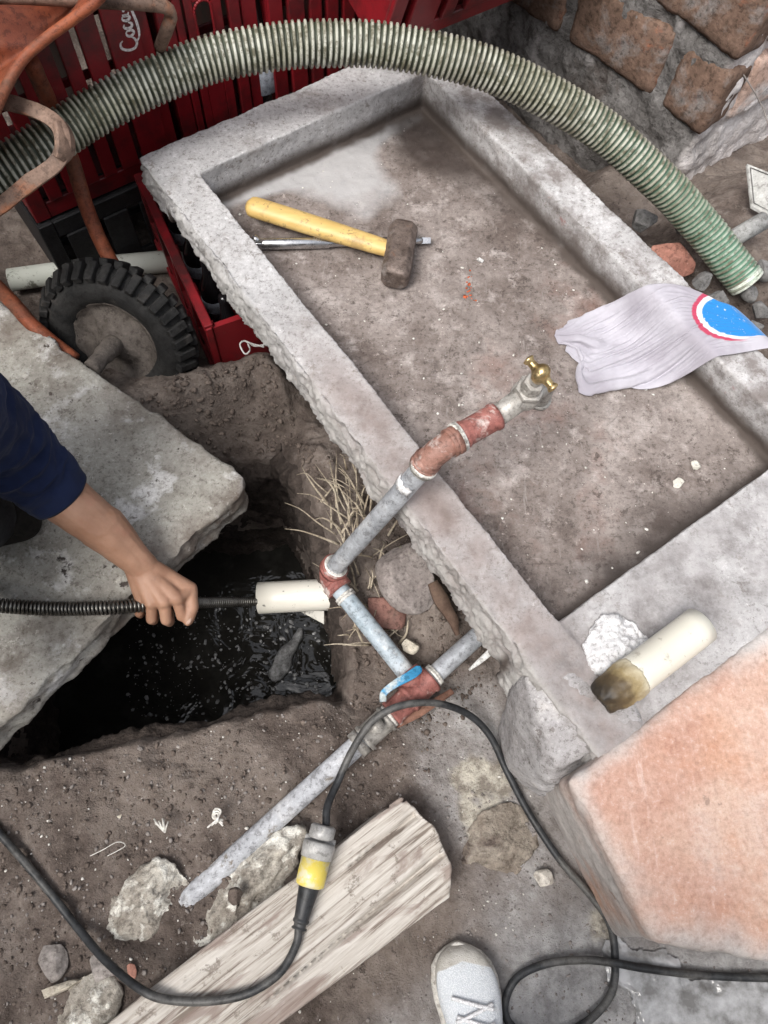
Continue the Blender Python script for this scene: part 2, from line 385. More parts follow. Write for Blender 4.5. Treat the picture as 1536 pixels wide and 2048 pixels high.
def bdisp(c, n):
    s, t = toST(c)
    out = sstep(.25, -.1, n[:, 2])*sstep(.02, -.005, t)                       # outer left side
    top = sstep(.6, .95, n[:, 2])
    r = .0022*fbm(c, 40, 4, 3)+.0035*fbm(c, 9, 3, 4)
    lay = fbm(c*np.array([1, 1, 2.4]), 22, 5, 8, .6)
    q3 = c*np.array([1, 1, 2.0]); ter = np.round(fbm(q3, 13, 4, 8, .6)*7)/7; rdg = 1-2*np.abs(vn(q3*38+3*fbm(c, 20, 2, 3)[:, None], 4))
    r = r+out*(.013*ter+.005*rdg+.006*fbm(c, 85, 4, 9, .7))
    edge = sstep(.030, .0, t)*sstep(.24, .28, c[:, 2])*np.maximum(0, fbm(c, 25, 4, 12)+.1)
    r = r-.014*edge
    streak = fbm(np.c_[s*6, t*90, c[:, 2]*3], 1, 3, 14)
    r = r+top*sstep(.205, .185, c[:, 2])*(.0012*streak+.0025*fbm(c, 70, 3, 15))
    return r
push(bme, bdisp)
c_ = co(bme); s_, t_ = toST(c_)
attr(bme, 'stain', np.clip(sstep(.40, .75, s_)*sstep(.105, -.01, np.abs(t_-.04))+sstep(.25, 0, t_-.60)*0, 0, 1))
attr(bme, 'broken', sstep(.010, -.008, t_+.006*fbm(c_, 30, 3, 2)))
attr(bme, 'ledge', sstep(1.17, 1.21, s_))
attr(bme, 'right', sstep(.55, .62, t_)*sstep(1.45, 1.0, s_))
# grey dry patch in the far left part of the floor, damp strip at the near wall with that wall's shadow painted in
gp = np.exp(-(((s_-.19)/.13)**2+((t_-.36)/.13)**2))+.9*np.exp(-(((s_-.11)/.035)**2))
attr(bme, 'dry', np.clip(gp+.35*fbm(c_, 9, 4, 33), 0, 1))
dp = sstep(1.02, 1.19, s_)*(.6+.4*fbm(c_, 12, 3, 34))+.8*sstep(.50, .62, t_)*sstep(.75, .2, s_)+.9*np.exp(-((s_-.20)/.10)**2)*sstep(.42, .56, t_)
attr(bme, 'damp', np.clip(dp+.25*fbm(c_, 14, 4, 35), 0, 1))
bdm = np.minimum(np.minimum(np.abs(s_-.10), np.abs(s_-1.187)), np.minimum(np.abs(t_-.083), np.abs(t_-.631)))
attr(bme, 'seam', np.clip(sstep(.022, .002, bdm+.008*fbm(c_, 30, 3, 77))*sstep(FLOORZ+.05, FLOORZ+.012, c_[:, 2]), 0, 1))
fq = np.empty(len(bme.polygons)*3, np.float32); bme.polygons.foreach_get('center', fq); fq = fq.reshape(-1, 3)
fs, ft = toST(fq); isfloor = (fq[:, 2] > .165) & (fq[:, 2] < FLOORZ+.012) & (fs > .10) & (fs < 1.187) & (ft > .084) & (ft < .630)
def split(me, mask):
    bm = bmesh.new(); bm.from_mesh(me); bm.faces.ensure_lookup_table()
    bmesh.ops.delete(bm, geom=[f for f in bm.faces if not mask[f.index]], context='FACES'); r = bpy.data.meshes.new('m'); bm.to_mesh(r); bm.free(); return r
m = concrete('grey cement rim', (.36, .352, .35), (.54, .532, .535), (.22, .195, .178), 5)
c = m.b.inputs['Base Color'].links[0].from_socket
c = m.mix(m.math('MULTIPLY', m.attr('stain'), m.ramp(m.noise(9, 6, .65), [(.25, .25), (.55, 1.0)])), c, m.ramp(m.noise(30, 5, .7), [(.3, (.17, .13, .115)), (.7, (.30, .25, .235))]))
c = m.mix(m.math('MULTIPLY', m.attr('right'), m.ramp(m.noise(11, 7, .7), [(.42, 0.0), (.60, .85)])), c, (.16, .135, .125))
c = m.mix(m.math('MULTIPLY', m.attr('right'), m.ramp(m.noise(17, 4, .6), [(.66, 0.0), (.72, .6)])), c, (.30, .13, .12))
c = m.mix(m.math('MULTIPLY', m.attr('ledge'), m.ramp(m.noise(7, 8, .7), [(.40, .25), (.56, .95)])), c, m.ramp(m.noise(16, 7, .75), [(.38, (.17, .155, .152)), (.62, (.36, .345, .345))]))
c = m.mix(m.math('MULTIPLY', m.attr('broken'), .75), c, m.ramp(m.noise(14, 9, .8), [(.38, (.25, .235, .215)), (.62, (.54, .53, .51))]))
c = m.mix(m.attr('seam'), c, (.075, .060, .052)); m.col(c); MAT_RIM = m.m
obj('rim', split(bme, ~isfloor), MAT_RIM, basin)
m = concrete('stained brown basin floor', (.125, .099, .087), (.31, .27, .25), (.07, .054, .047), 5, extra=[((.36, .32, .30), 19, .54, .68), ((.19, .11, .09), 2.6, .55, .70)])
c = m.b.inputs['Base Color'].links[0].from_socket
lines = m.noise(1, 4, .7, m.scaled((16, 150, 20), (0, 0, math.radians(56))))
c = m.mix(m.ramp(lines, [(.60, 0.0), (.72, .65)]), c, (.085, .068, .06))
c = m.mix(m.ramp(m.noise(1, 3, .7, m.scaled((90, 14, 20), (0, 0, math.radians(30)))), [(.63, 0.0), (.74, .55)]), c, (.34, .31, .29))
c = m.mix(m.ramp(m.attr('dry'), [(.45, 0.0), (.75, .85)]), c, (.42, .415, .415))
c = m.mix(m.ramp(m.attr('damp'), [(.25, 0.0), (.9, .85)]), c, (.045, .035, .031))
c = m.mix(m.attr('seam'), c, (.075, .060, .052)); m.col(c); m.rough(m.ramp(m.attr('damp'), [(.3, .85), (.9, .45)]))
obj('floor', split(bme, isfloor), m.m, basin)
bpy.data.meshes.remove(bme)
# rubble pier under the near half and a post under the far right corner
MAT_RUB = grainy('rubble pier', (.10, .085, .075), (.22, .19, .17), 9, [((.3, .28, .26), 14, .6, .75)], 70, .8, .006).m
mb = MB(); stbox(.66, 1.36, .11, .62, -.06, .15); stbox(.03, .20, .45, .68, -.2, .14)
obj('pier', push(remesh(mb.mesh(), .012, 2), lambda c, n: .02*fbm(c, 18, 4, 5)*sstep(.9, .3, np.abs(n[:, 2]))), MAT_RUB, basin)
# mortar apron that runs down from the ledge to the yard floor
bm = bmesh.new(); [bm.verts.new(p) for p in list(pxs([(985, 1475), (1005, 1545), (1085, 1600), (1300, 1500), (1250, 1300), (1060, 1330), (1015, 1400)], -.03))+list(                    np.array([P(1003, 1440, .06), P(1018, 1525, .07), P(1088, 1575, .11), P(1115, 1545, .24), P(1290, 1450, .280), P(1240, 1340, .280), P(1090, 1335, .280), P(1045, 1350, .262), P(1022, 1385, .18)]))]
bmesh.ops.convex_hull(bm, input=bm.verts); apm = bpy.data.meshes.new('m'); bm.to_mesh(apm); bm.free()
ap = push(remesh(apm, .006, 8), lambda c, n: .011*fbm(c, 12, 4, 6)+.004*fbm(c, 45, 4, 7)+.002)
m = concrete('mortar apron', (.24, .225, .222), (.44, .43, .435), (.15, .13, .12), 6, extra=[((.45, .43, .42), 12, .58, .72)])
obj('mortar_apron', ap, m.m, basin)

# ------------------------------------------------------------------ tinted scrubbing block
mb = MB()
top = [P(1128, 1560, .27)[:2], P(1300, 1880, .27)[:2], P(1536, 1928, .285)[:2], P(2200, 2010, .285)[:2], (1.75, .95)]
base = [(.336, .060), (.436, -.172), P(1536, 1925, .345)[:2]+(.01, .0), P(2200, 2010, .345)[:2], (1.75, .95)]
c0 = np.array(base[0]); far = c0+1.0*np.array([math.cos(math.radians(34.5)), math.sin(math.radians(34.5))]); top[-1] = far+(.01, -.012); base[-1] = far
mb.prism(np.array([(*p, -.03) for p in base])[::-1], np.array([(*p, .285) for p in top])[::-1])
blk = remesh(mb.mesh(), .006, 24, .7)
def kd(c, n):
    side = sstep(.9, .3, n[:, 2])
    grooves = fbm(np.c_[c[:, 2]*40, (c[:, :2]@AA)*4, c[:, :1]*2], 1, 3, 4)
    chip = np.maximum(0, fbm(c, 16, 3, 7)-.25)*sstep(.22, .30, c[:, 2])
    return .003*fbm(c, 8, 3, 1)+.0012*fbm(c, 60, 3, 2)+side*(.002*grooves+.0025*fbm(c, 35, 3, 3))-.02*chip*side
push(blk, kd); c_ = co(blk); n_ = nrm(blk)
d_ = sdpoly(c_, np.array([(*p, 0) for p in top]))
attr(blk, 'worn', np.clip(sstep(.060, -.005, d_+.06*fbm(c_, 6, 5, 9)+.016*fbm(c_, 40, 3, 10)), 0, 1))
m = Mat('worn terracotta tinted cement', .85, .3)
c = m.ramp(m.noise(6, 10, .75), [(.36, (.43, .24, .178)), (.5, (.49, .31, .245)), (.64, (.55, .42, .365))])
c = m.mix(m.ramp(m.noise(3.2, 7, .7), [(.44, 0.0), (.66, .85)]), c, (.56, .40, .315))
c = m.mix(m.ramp(m.noise(1, 4, .65, m.scaled((70, 9, 9), (0, 0, math.radians(40)))), [(.60, 0.0), (.72, .75)]), c, (.60, .44, .385))
c = m.mix(m.ramp(m.noise(2.0, 6, .65), [(.50, 0.0), (.62, .75)]), c, (.50, .235, .13))
g = m.ramp(m.noise(9, 8, .7), [(.38, (.38, .355, .34)), (.62, (.56, .53, .51))])
c = m.mix(m.attr('worn'), c, g); gg = m.noise(120, 6, .85)
c = m.mix(m.ramp(gg, [(.36, .6), (.52, 0.0)]), c, m.mix(1.0, c, (.55, .52, .5), 'MULTIPLY')); c = m.mix(m.ramp(gg, [(.55, 0.0), (.66, .5)]), c, (.62, .54, .50)); c = m.mix(m.ramp(m.noise(26, 4, .6), [(.68, 0.0), (.70, .8)]), c, (.30, .21, .17))
m.col(c); b1 = m.bump(gg, .4, .002); m.bump(m.noise(1, 3, .6, m.scaled((160, 10, 10), (0, 0, math.radians(40)))), .35, .003, b1)
tag(obj('scrubbing_block', blk, m.m), 'terracotta tinted cement block with worn grey edges beside the basin ledge', 'block')

# ------------------------------------------------------------------ pit cover slab on the left
mb = MB()
ctop = np.array([P(488, 950, .125), P(486, 978, .125), P(65, 1384, .12), P(-220, 1660, .12), P(-760, 1250, .12), P(-330, 372, .125)])
cbot = ctop.copy(); cbot[:, 2] = .035
mb.prism(cbot[::-1], ctop[::-1])
cme = remesh(mb.mesh(), .0055, 4)
def cd(c, n):
    side = sstep(.8, .2, n[:, 2])
    e = sdpoly(c, ctop); chip = np.maximum(0, fbm(c, 14, 4, 3)-.05)*sstep(.035, .0, e)
    return .004*fbm(c, 7, 4, 1)+.0018*fbm(c, 50, 4, 2)+side*(.014*fbm(c*np.array([1, 1, 1.8]), 20, 5, 4))-.022*chip
push(cme, cd); c_ = co(cme)
attr(cme, 'edge', sstep(.14, .0, sdpoly(c_, ctop)+.05*fbm(c_, 9, 4, 7)))
m = concrete('weathered cover slab', (.27, .255, .22), (.50, .485, .44), (.17, .15, .13), 6, extra=[((.15, .13, .11), 5, .56, .68), ((.66, .65, .63), 8, .54, .62), ((.06, .05, .045), 24, .62, .66), ((.62, .61, .58), 30, .64, .68)])
c = m.b.inputs['Base Color'].links[0].from_socket
c = m.mix(m.math('MULTIPLY', m.attr('edge'), m.ramp(m.noise(10, 5, .6), [(.35, .0), (.65, .75)])), c, (.15, .118, .098))
m.col(c)
tag(obj('cover_slab', cme, m.m), 'thick weathered grey concrete slab half over the open pit', 'slab')

# ------------------------------------------------------------------ brick wall, upper right
WC = P(1340, 385, 0)                                    # its vertical corner
dA = P(1318, 35, .39)-P(1458, 130, .39); dA[2] = 0; dA /= np.linalg.norm(dA)          # dark face runs away to the left
dB = P(1536, 200, .15)-P(1393, 275, .15); dB[2] = 0; dB /= np.linalg.norm(dB)         # light face runs to the right
wall = thing('brick_wall', 'rough brick wall corner with thick grey mortar at upper right', 'wall', WC)
inn = dA+dB
def wprism(z0, z1, off):
    a = WC+inn*off; pts = np.array([a, a+dA*1.9, a+dA*1.9+dB*.3, a+dB*.3+dA*.3, a+dA*.3+dB*1.6, a+dB*1.6])
    lo = pts.copy(); hi = pts.copy(); lo[:, 2] = z0; hi[:, 2] = z1; MBW.prism(lo[::-1], hi[::-1])
MBW = MB(); wprism(-.15, 2.1, .012)
wm = remesh(MBW.mesh(), .013, 1)
near = lambda c: sstep(.9, .7, c[:, 2])
push(wm, lambda c, n: (.020*fbm(c, 16, 4, 3)+.010*fbm(c, 50, 3, 4)+.012*sstep(.16, .02, c[:, 2])*(.8+fbm(c, 10, 3, 5))))
attr(wm, 'pale', sstep(.3, .8, nrm(wm)@(-dA)))  # right-hand face: its light is painted into the mortar colour
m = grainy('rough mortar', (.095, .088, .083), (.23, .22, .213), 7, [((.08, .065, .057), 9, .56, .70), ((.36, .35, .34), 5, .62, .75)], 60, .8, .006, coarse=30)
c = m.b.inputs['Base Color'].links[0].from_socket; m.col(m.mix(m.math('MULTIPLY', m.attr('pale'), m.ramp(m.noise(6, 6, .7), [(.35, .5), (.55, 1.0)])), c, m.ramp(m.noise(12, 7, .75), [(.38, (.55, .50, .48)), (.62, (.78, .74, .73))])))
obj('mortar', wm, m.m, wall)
def brickmesh(L, Hh, D, seed):
    b = MB(); b.box((0, 0, 0), (L/2, D/2, Hh/2)); me = remesh(b.mesh(), .014, 2)
    return push(me, lambda c, n: .006*fbm(c+seed, 14, 4, seed)+.004*fbm(c+seed, 55, 3, seed+3))
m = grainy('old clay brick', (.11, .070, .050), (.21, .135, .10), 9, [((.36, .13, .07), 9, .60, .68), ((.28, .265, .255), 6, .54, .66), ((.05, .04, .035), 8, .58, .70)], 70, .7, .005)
MAT_BRK = m.m  # left-hand face, its shade darkened into the brick colour
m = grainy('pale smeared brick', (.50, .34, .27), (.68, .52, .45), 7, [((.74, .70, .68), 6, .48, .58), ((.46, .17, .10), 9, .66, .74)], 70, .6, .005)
MAT_BRLIT = m.m  # right-hand face: mortar smears, brightened to paint in its light
Bm = {}
def brick(face, x, z, L, Hh, k, proud):
    key = (round(L, 2), k % 3, face)
    if key not in Bm:
        me = brickmesh(L, Hh, .10, 3+7*k % 11); me.materials.append(MAT_BRK if face == 0 else MAT_BRLIT); me.polygons.foreach_set('use_smooth', [True]*len(me.polygons)); Bm[key] = me
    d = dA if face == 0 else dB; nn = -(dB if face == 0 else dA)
    o = bpy.data.objects.new('brick', Bm[key]); COL.objects.link(o)
    yv = -nn; xv = d; zv = np.array([0, 0, 1.0])
    if np.dot(np.cross(xv, yv), zv) < 0: xv = -xv
    yv = np.cross(zv, xv)
    p = WC+d*(x+L/2)-nn*(.05-proud); M4 = Matrix.Identity(4)
    for r in range(3): M4[r][0] = xv[r]; M4[r][1] = yv[r]; M4[r][2] = zv[r]; M4[r][3] = p[r]
    M4[2][3] = z+Hh/2; M4 = M4 @ Matrix.Rotation(random.uniform(-.03, .03), 4, 'Y') @ Matrix.Rotation(random.uniform(-.03, .03), 4, 'Z')
    o.parent = wall; o.matrix_parent_inverse = Matrix.Translation(wall.location).inverted(); o.matrix_basis = M4
for row in range(11):
    z = .165+row*.178; Hh = .15
    for face in (0, 1):
        x = .0 if (row+face) % 2 == 0 else -.0; first = .13 if (row+face) % 2 == 0 else .27; k = row*3+face
        if face == 1: x = .10
        while x < (1.7 if face == 0 else 1.4):
            L = first if first else .27; first = None
            brick(face, x, z+random.uniform(-.006, .006), L, Hh, k, random.uniform(-.004, .008)); x += L+.028; k += 1

# unseen rendered walls added on the other sides to shade the yard
MAT_SHADEWALL = grainy('shade wall render', (.16, .15, .14), (.26, .245, .23), 3, [((.10, .09, .085), 2, .55, .7)], 60, .5, .004).m
for lab, x0, x1, y0, y1 in (('added tall grey rendered wall, unseen, shading the yard from the left', -2.1, -1.95, -1.7, 2.6), ('added tall grey rendered wall, unseen, shading the far end of the yard', -1.94, .1, 2.85, 3.0), ('added tall grey rendered wall, unseen, blocking light behind the photographer', -1.94, 2.6, -1.7, -1.55)):
    b = MB(); b.box(((x0+x1)/2, (y0+y1)/2, 1.0), ((x1-x0)/2, (y1-y0)/2, 1.2)); tag(obj('shade_wall', bevelled(b.mesh(), .01, 2), MAT_SHADEWALL, None, False), lab, 'wall', 'added shading walls')

# unseen corrugated sheet added over the far end to shade the crates
rx = np.linspace(-1.95, .55, 240); ry = np.linspace(1.62, 2.85, 12); RX, RY = np.meshgrid(rx, ry, indexing='ij')
rf = obj('shade_sheet', qmesh(np.c_[RX.ravel(), RY.ravel(), (1.52+.12*(RY-1.62)+.012*np.sin(RX*2*math.pi/.076)).ravel()], grid(240, 12)), grainy('rusty shade sheet', (.20, .19, .18), (.34, .33, .32), 4, [((.18, .09, .05), 3, .55, .7)], 60, .2, .002, .5, .4, metal=.3).m)
rf.modifiers.new('thick', 'SOLIDIFY').thickness = .002; tag(rf, 'added corrugated metal sheet, unseen, shading the red crates', 'roof')

# ------------------------------------------------------------------ old timber beam
b0 = np.array([P(800, 1590, .07), P(868, 1650, .07), P(905, 1735, .07), P(900, 1795, .07), P(200, 2317, .07), P(-150, 2328, .07)])
lo = b0.copy(); lo[:, 2] = .008; mb = MB(); mb.prism(lo[::-1], b0[::-1])
bd = b0[5]-b0[0]; bd[2] = 0; bd /= np.linalg.norm(bd); bp = np.array([-bd[1], bd[0], 0])
bm_ = remesh(mb.mesh(), .0036, 4)
def beamd(c, n):
    l = c@bd; a = c@bp; q = np.c_[l*3.0, a*55, c[:, 2]*30]
    g = fbm(q, 1, 4, 3); wv = fbm(np.c_[l*5, a*14, c[:, 2]*8], 1, 3, 4)
    crack = np.minimum(1, np.abs(vn(np.c_[l*2.2, a*24+.6*vn(np.c_[l*6, l*0, l*0], 2), c[:, 2]*4], 9))/.10)
    deep = sstep(.15, .5, fbm(np.c_[l*2.5, a*9, 0*l], 1, 2, 21))
    sp = 0
    for a0, l0, ln, wd, dp in ((b0[2]@bp*.62+b0[1]@bp*.38, b0[2]@bd, .40, .0055, .016), (b0[1]@bp*.55+b0[0]@bp*.45, b0[0]@bd, .16, .005, .012)):
        da_x = np.abs(a-a0-.006*vn(np.c_[l*9, l*0, l*0], 5)-.02*(l-l0)); sp = sp-dp*np.exp(-(da_x/(wd*np.clip(1-(l-l0)/ln, .05, 1)))**2)*sstep(1, .7, (l-l0)/ln)*sstep(.4, .8, n[:, 2])
    return sp+.0035*g+.005*wv-.009*(1-crack)*deep-.01*np.maximum(0, fbm(c, 18, 3, 8))*sstep(.10, 0, (c-b0[1])@bd)
push(bm_, beamd)
q = co(bm_); attr(bm_, 'l', q@bd); attr(bm_, 'a', q@bp)
m = Mat('weathered grey timber', .9, .2)
cv = m.n('ShaderNodeCombineXYZ'); m.L(m.math('MULTIPLY', m.attr('l'), 5.0), cv.inputs[0]); m.L(m.math('MULTIPLY', m.attr('a'), 120.0), cv.inputs[1])
cv2 = m.n('ShaderNodeCombineXYZ'); m.L(m.math('MULTIPLY', m.attr('l'), 7.0), cv2.inputs[0]); m.L(m.math('MULTIPLY', m.attr('a'), 22.0), cv2.inputs[1])
g = m.noise(1, 6, .7, cv.outputs[0], .5); g2 = m.noise(1, 5, .6, cv2.outputs[0], .6)
c = m.ramp(g, [(.38, (.20, .165, .14)), (.455, (.43, .39, .345)), (.60, (.59, .555, .51))])
c = m.mix(m.ramp(g2, [(.52, 0.0), (.60, .7)]), c, (.24, .18, .155))
c = m.mix(m.ramp(m.noise(24, 7, .75), [(.58, 0.0), (.63, .7)]), c, (.17, .14, .115))
m.col(c); m.bump(g, .6, .004)
tag(obj('timber_beam', bm_, m.m), 'weathered grey split timber beam lying on the soil', 'beam')

# ------------------------------------------------------------------ galvanised water line with tap
MAT_GALV = grainy('dull galvanised steel', (.33, .345, .37), (.52, .54, .57), 14, [((.62, .63, .64), 9, .58, .72), ((.16, .14, .12), 26, .66, .74)], 80, .25, .001, .48, .5, metal=.35).m
MAT_BLUEPIPE = grainy('bluish pipe paint', (.29, .35, .39), (.42, .47, .51), 16, [((.56, .57, .57), 11, .52, .62), ((.17, .14, .12), 24, .64, .74)], 80, .25, .001, .55, .4).m
MAT_REDOX = grainy('red oxide fitting', (.22, .078, .066), (.32, .135, .115), 22, [((.50, .42, .39), 22, .54, .62), ((.12, .05, .04), 30, .62, .74)], 90, .4, .001, .6, .35).m
MAT_COPPER = grainy('brown painted elbow', (.22, .11, .083), (.33, .185, .148), 20, [((.54, .48, .45), 19, .53, .62)], 90, .3, .001, .55, .35).m
MAT_TAPE = grainy('white thread tape', (.55, .53, .48), (.74, .72, .68), 40, [((.30, .24, .2), 30, .62, .74)], 120, .6, .002, .8).m
MAT_TAP = grainy('grimy tap body', (.28, .265, .24), (.46, .44, .41), 25, [((.6, .58, .55), 20, .6, .72), ((.15, .13, .1), 26, .62, .74)], 90, .4, .001, .5, .45, metal=.3).m
MAT_BRASS = grainy('aged brass', (.40, .29, .13), (.60, .46, .25), 25, [((.22, .15, .06), 30, .62, .75)], 80, .15, .0006, .32, .5, metal=.85).m
MAT_BLUE = grainy('chipped blue lever paint', (.03, .19, .36), (.05, .28, .48), 20, [((.45, .5, .5), 22, .52, .62)], 90, .3, .001, .5).m
r1 = .0165
E1 = P(656, 1150, .075); E2 = P(858, 922, .40); V = P(838, 1378, .055); Vr = P(985, 1245, .06); End = P(368, 1806, -.010)
El = P(893, 888, .418); T0 = P(1000, 828, .425); T1 = P(1052, 790, .43)
line = thing('water_pipe', 'grey galvanised water pipe with red fittings and brass tap over the basin', 'pipe', (V[0], V[1], 0))
def part(name, mat, parent, fn, smooth=True, bev=0):
    b = MB(); fn(b); me = b.mesh()
    if bev: bevelled(me, bev)
    return obj(name, me, mat, parent, smooth)
def lerp(a, b, t): return np.asarray(a)*(1-t)+np.asarray(b)*t
def unit(v): v = np.asarray(v, float); return v/np.linalg.norm(v)
def pipe_between(a, b, r, n=24, wob=0):
    return [lerp(a, b, t) for t in np.linspace(0, 1, n)]
part('riser', MAT_GALV, line, lambda b: b.tube(pipe_between(E1, E2, r1), r1, 24))
part('pipe', MAT_BLUEPIPE, line, lambda b: b.tube(pipe_between(lerp(E1, V, .05), V, r1), r1, 24))
part('pipe', MAT_GALV, line, lambda b: b.tube(pipe_between(V, Vr, r1*1.02), r1*1.02, 24))
MAT_CHALK = grainy('chalky grey pipe', (.36, .37, .395), (.47, .48, .505), 10, [((.58, .58, .59), 8, .56, .66), ((.20, .175, .15), 22, .62, .68)], 80, .3, .001, .8, .3).m
part('pipe', MAT_CHALK, line, lambda b: b.tube(pipe_between(V, End, r1), r1*1.08, 24))
def collar(b, c, d, l, r, lip=1.13):
    d = unit(d); c = np.asarray(c); ks = [(-l/2, .9), (-l/2, lip), (-l/2+.006, lip), (-l/2+.008, 1), (l/2-.008, 1), (l/2-.006, lip), (l/2, lip), (l/2, .9)]
    b.tube([c+d*k for k, _ in ks], [r*f for _, f in ks], 28)
# lower elbow: bend between riser and blue pipe
def elbow(b, c, da, db, ln, r):
    a = np.asarray(c)+unit(da)*ln; e = np.asarray(c)+unit(db)*ln
    ts = np.linspace(0, 1, 14); b.tube([(1-t)**2*a+2*t*(1-t)*np.asarray(c)+t*t*e for t in ts], r, 28)
    collar(b, a, da, .016, r*1.06, 1.06); collar(b, e, db, .016, r*1.06, 1.06)
part('elbow', MAT_REDOX, line, lambda b: elbow(b, E1, E2-E1, V-E1, .027, .0225))
part('thread_tape', MAT_TAPE, line, lambda b: collar(b, lerp(E1, E2, .085), E2-E1, .012, .0212, 1.05))
part('thread_tape', MAT_TAPE, line, lambda b: collar(b, lerp(E1, V, .20), V-E1, .010, .0185, 1.05))
part('elbow', MAT_COPPER, line, lambda b: elbow(b, lerp(E2, El, .35)+np.array([-.0, .0, .012]), E2-E1-2*(E2-E1), T0-El, .030, .0198))
part('coupling', MAT_REDOX, line, lambda b: (collar(b, lerp(El, T0, .60), T0-El, .062, .0198, 1.08),))
part('thread_tape', MAT_TAPE, line, lambda b: collar(b, lerp(El, T0, .22), T0-El, .008, .0225, 1.05))
part('thread_tape', MAT_TAPE, line, lambda b: collar(b, lerp(E1, E2, .955), E2-E1, .006, .0215, 1.02))
# torn flap of label tape on the riser
def flap(b):
    for k, (a0, a1, x0, x1) in enumerate([(-1.2, .9, .80, .865)]):
        d = unit(E2-E1); u = unit(np.cross(d, (0, 0, 1))); w_ = np.cross(u, d); n = 10; vs = []
        for j in range(2):
            for i in range(n):
                a = a0+(a1-a0)*i/(n-1); rr = r1+.0016; tt = (x0+.02*abs(math.sin(i*1.3))) if j == 0 else x1-.015*abs(math.cos(i*.9))
                vs.append(lerp(E1, E2, tt)+rr*(math.cos(a+1.57)*u+math.sin(a+1.57)*w_))
        b.add(vs, [(i, i+1, n+i+1, n+i) for i in range(n-1)])
o = part('label_tape', grainy('white label tape', (.66, .66, .66), (.8, .8, .8), 30).m, line, flap); sm = o.modifiers.new('thick', 'SOLIDIFY'); sm.thickness = .0012
# tee and lever valve
dpipe = unit(End-V)
part('tee', MAT_REDOX, line, lambda b: (collar(b, V, Vr-V, .056, .0232, 1.1), b.tube([V, lerp(V, E1, .13)], [.0228, .0225], 28), collar(b, lerp(V, E1, .115), E1-V, .014, .024, 1.06), collar(b, V+dpipe*.04, dpipe, .05, .0225, 1.09)))
part('thread_tape', MAT_TAPE, line, lambda b: collar(b, lerp(V, Vr, .2), Vr-V, .009, .020, 1.05))
part('thread_tape', MAT_TAPE, line, lambda b: collar(b, V+dpipe*.072, dpipe, .012, .0205, 1.05))
vb = V+dpipe*.10
val = part('valve', MAT_TAP, line, lambda b: (collar(b, vb, dpipe, .055, .0215, 1.15), b.tube([vb, vb+(0, 0, .030)], [.012, .010], 16), b.tube([vb+(0, 0, .03), vb+(0, 0, .036)], [.014, .014], 6), b.tube([vb+dpipe*.03, vb+dpipe*.045], [.026, .026], 6)))
lv = smooth_path([P(766, 1402, .083), P(768, 1386, .10), P(790, 1368, .102), P(822, 1350, .102), P(842, 1335, .098)], 30)
def lever(b):
    p, t, u, bb = frames(lv); s = np.cross(t, (0, 0, 1)); s /= np.linalg.norm(s, axis=1)[:, None]; up = np.cross(s, t); vs = []
    wd = np.interp(np.linspace(0, 1, 30), [0, .3, .8, .95, 1], [.0055, .006, .008, .0075, .003])
    for i in range(30):
        for x, y in ((-1, -1), (1, -1), (1, 1), (-1, 1)): vs.append(p[i]+s[i]*x*wd[i]+up[i]*y*.0022)
    b.add(vs, [tuple(f) for f in grid(30, 4, True)]+[(3, 2, 1, 0), (116, 117, 118, 119)])
obj('lever', (lambda b: (lever(b), bevelled(b.mesh(), .001))[1])(MB()), MAT_BLUE, val)
# tap
tapdir = unit(T1-T0)
def tapbody(b):
    b.tube([T0-tapdir*.01, T0+tapdir*.03, T1], [.0165, .017, .020], 24); b.ball(T1, .0235, 24, 14)
    sp = smooth_path([T1, T1+tapdir*.028+(0, 0, -.004), T1+tapdir*.042+(0, 0, -.022), T1+tapdir*.044+(0, 0, -.055)], 20); b.tube(sp, np.linspace(.018, .0155, 20), 24)
    b.tube([sp[-1], sp[-1]+(0, 0, -.006)], [.019, .019], 24)
tap = part('tap', MAT_TAP, line, tapbody)
ax = unit(P(1085, 742, .50)-P(1055, 785, .43)); tb = T1+ax*.012
part('bonnet', MAT_TAP, tap, lambda b: (b.tube([tb, tb+ax*.012], [.0225, .0225], 6), b.tube([tb+ax*.010, tb+ax*.02], [.0165, .0155], 20), b.tube([tb+ax*.02, tb+ax*.032], [.0175, .0155], 6), b.tube([tb+ax*.03, tb+ax*.05], [.009, .0085], 14)), bev=.001)
hc = tb+ax*.058
h0 = P(1060, 706, hc[2]+.012); h1 = P(1116, 770, hc[2]-.002); hx = unit(h1-h0); hl = np.linalg.norm(h1-h0)/2
def handle(b):
    ts = np.linspace(-1, 1, 41); rr = np.interp(np.abs(ts), [0, .16, .30, .42, .70, .80, .90, .97, 1], [.0155, .0145, .0095, .0068, .0058, .0078, .0088, .0066, .001])
    b.tube([hc+hx*hl*t for t in ts], rr, 20); b.tube([hc-ax*.014, hc, hc+ax*.012, hc+ax*.016], [.010, .0125, .010, .003], 18)
part('handle', MAT_BRASS, tap, handle)

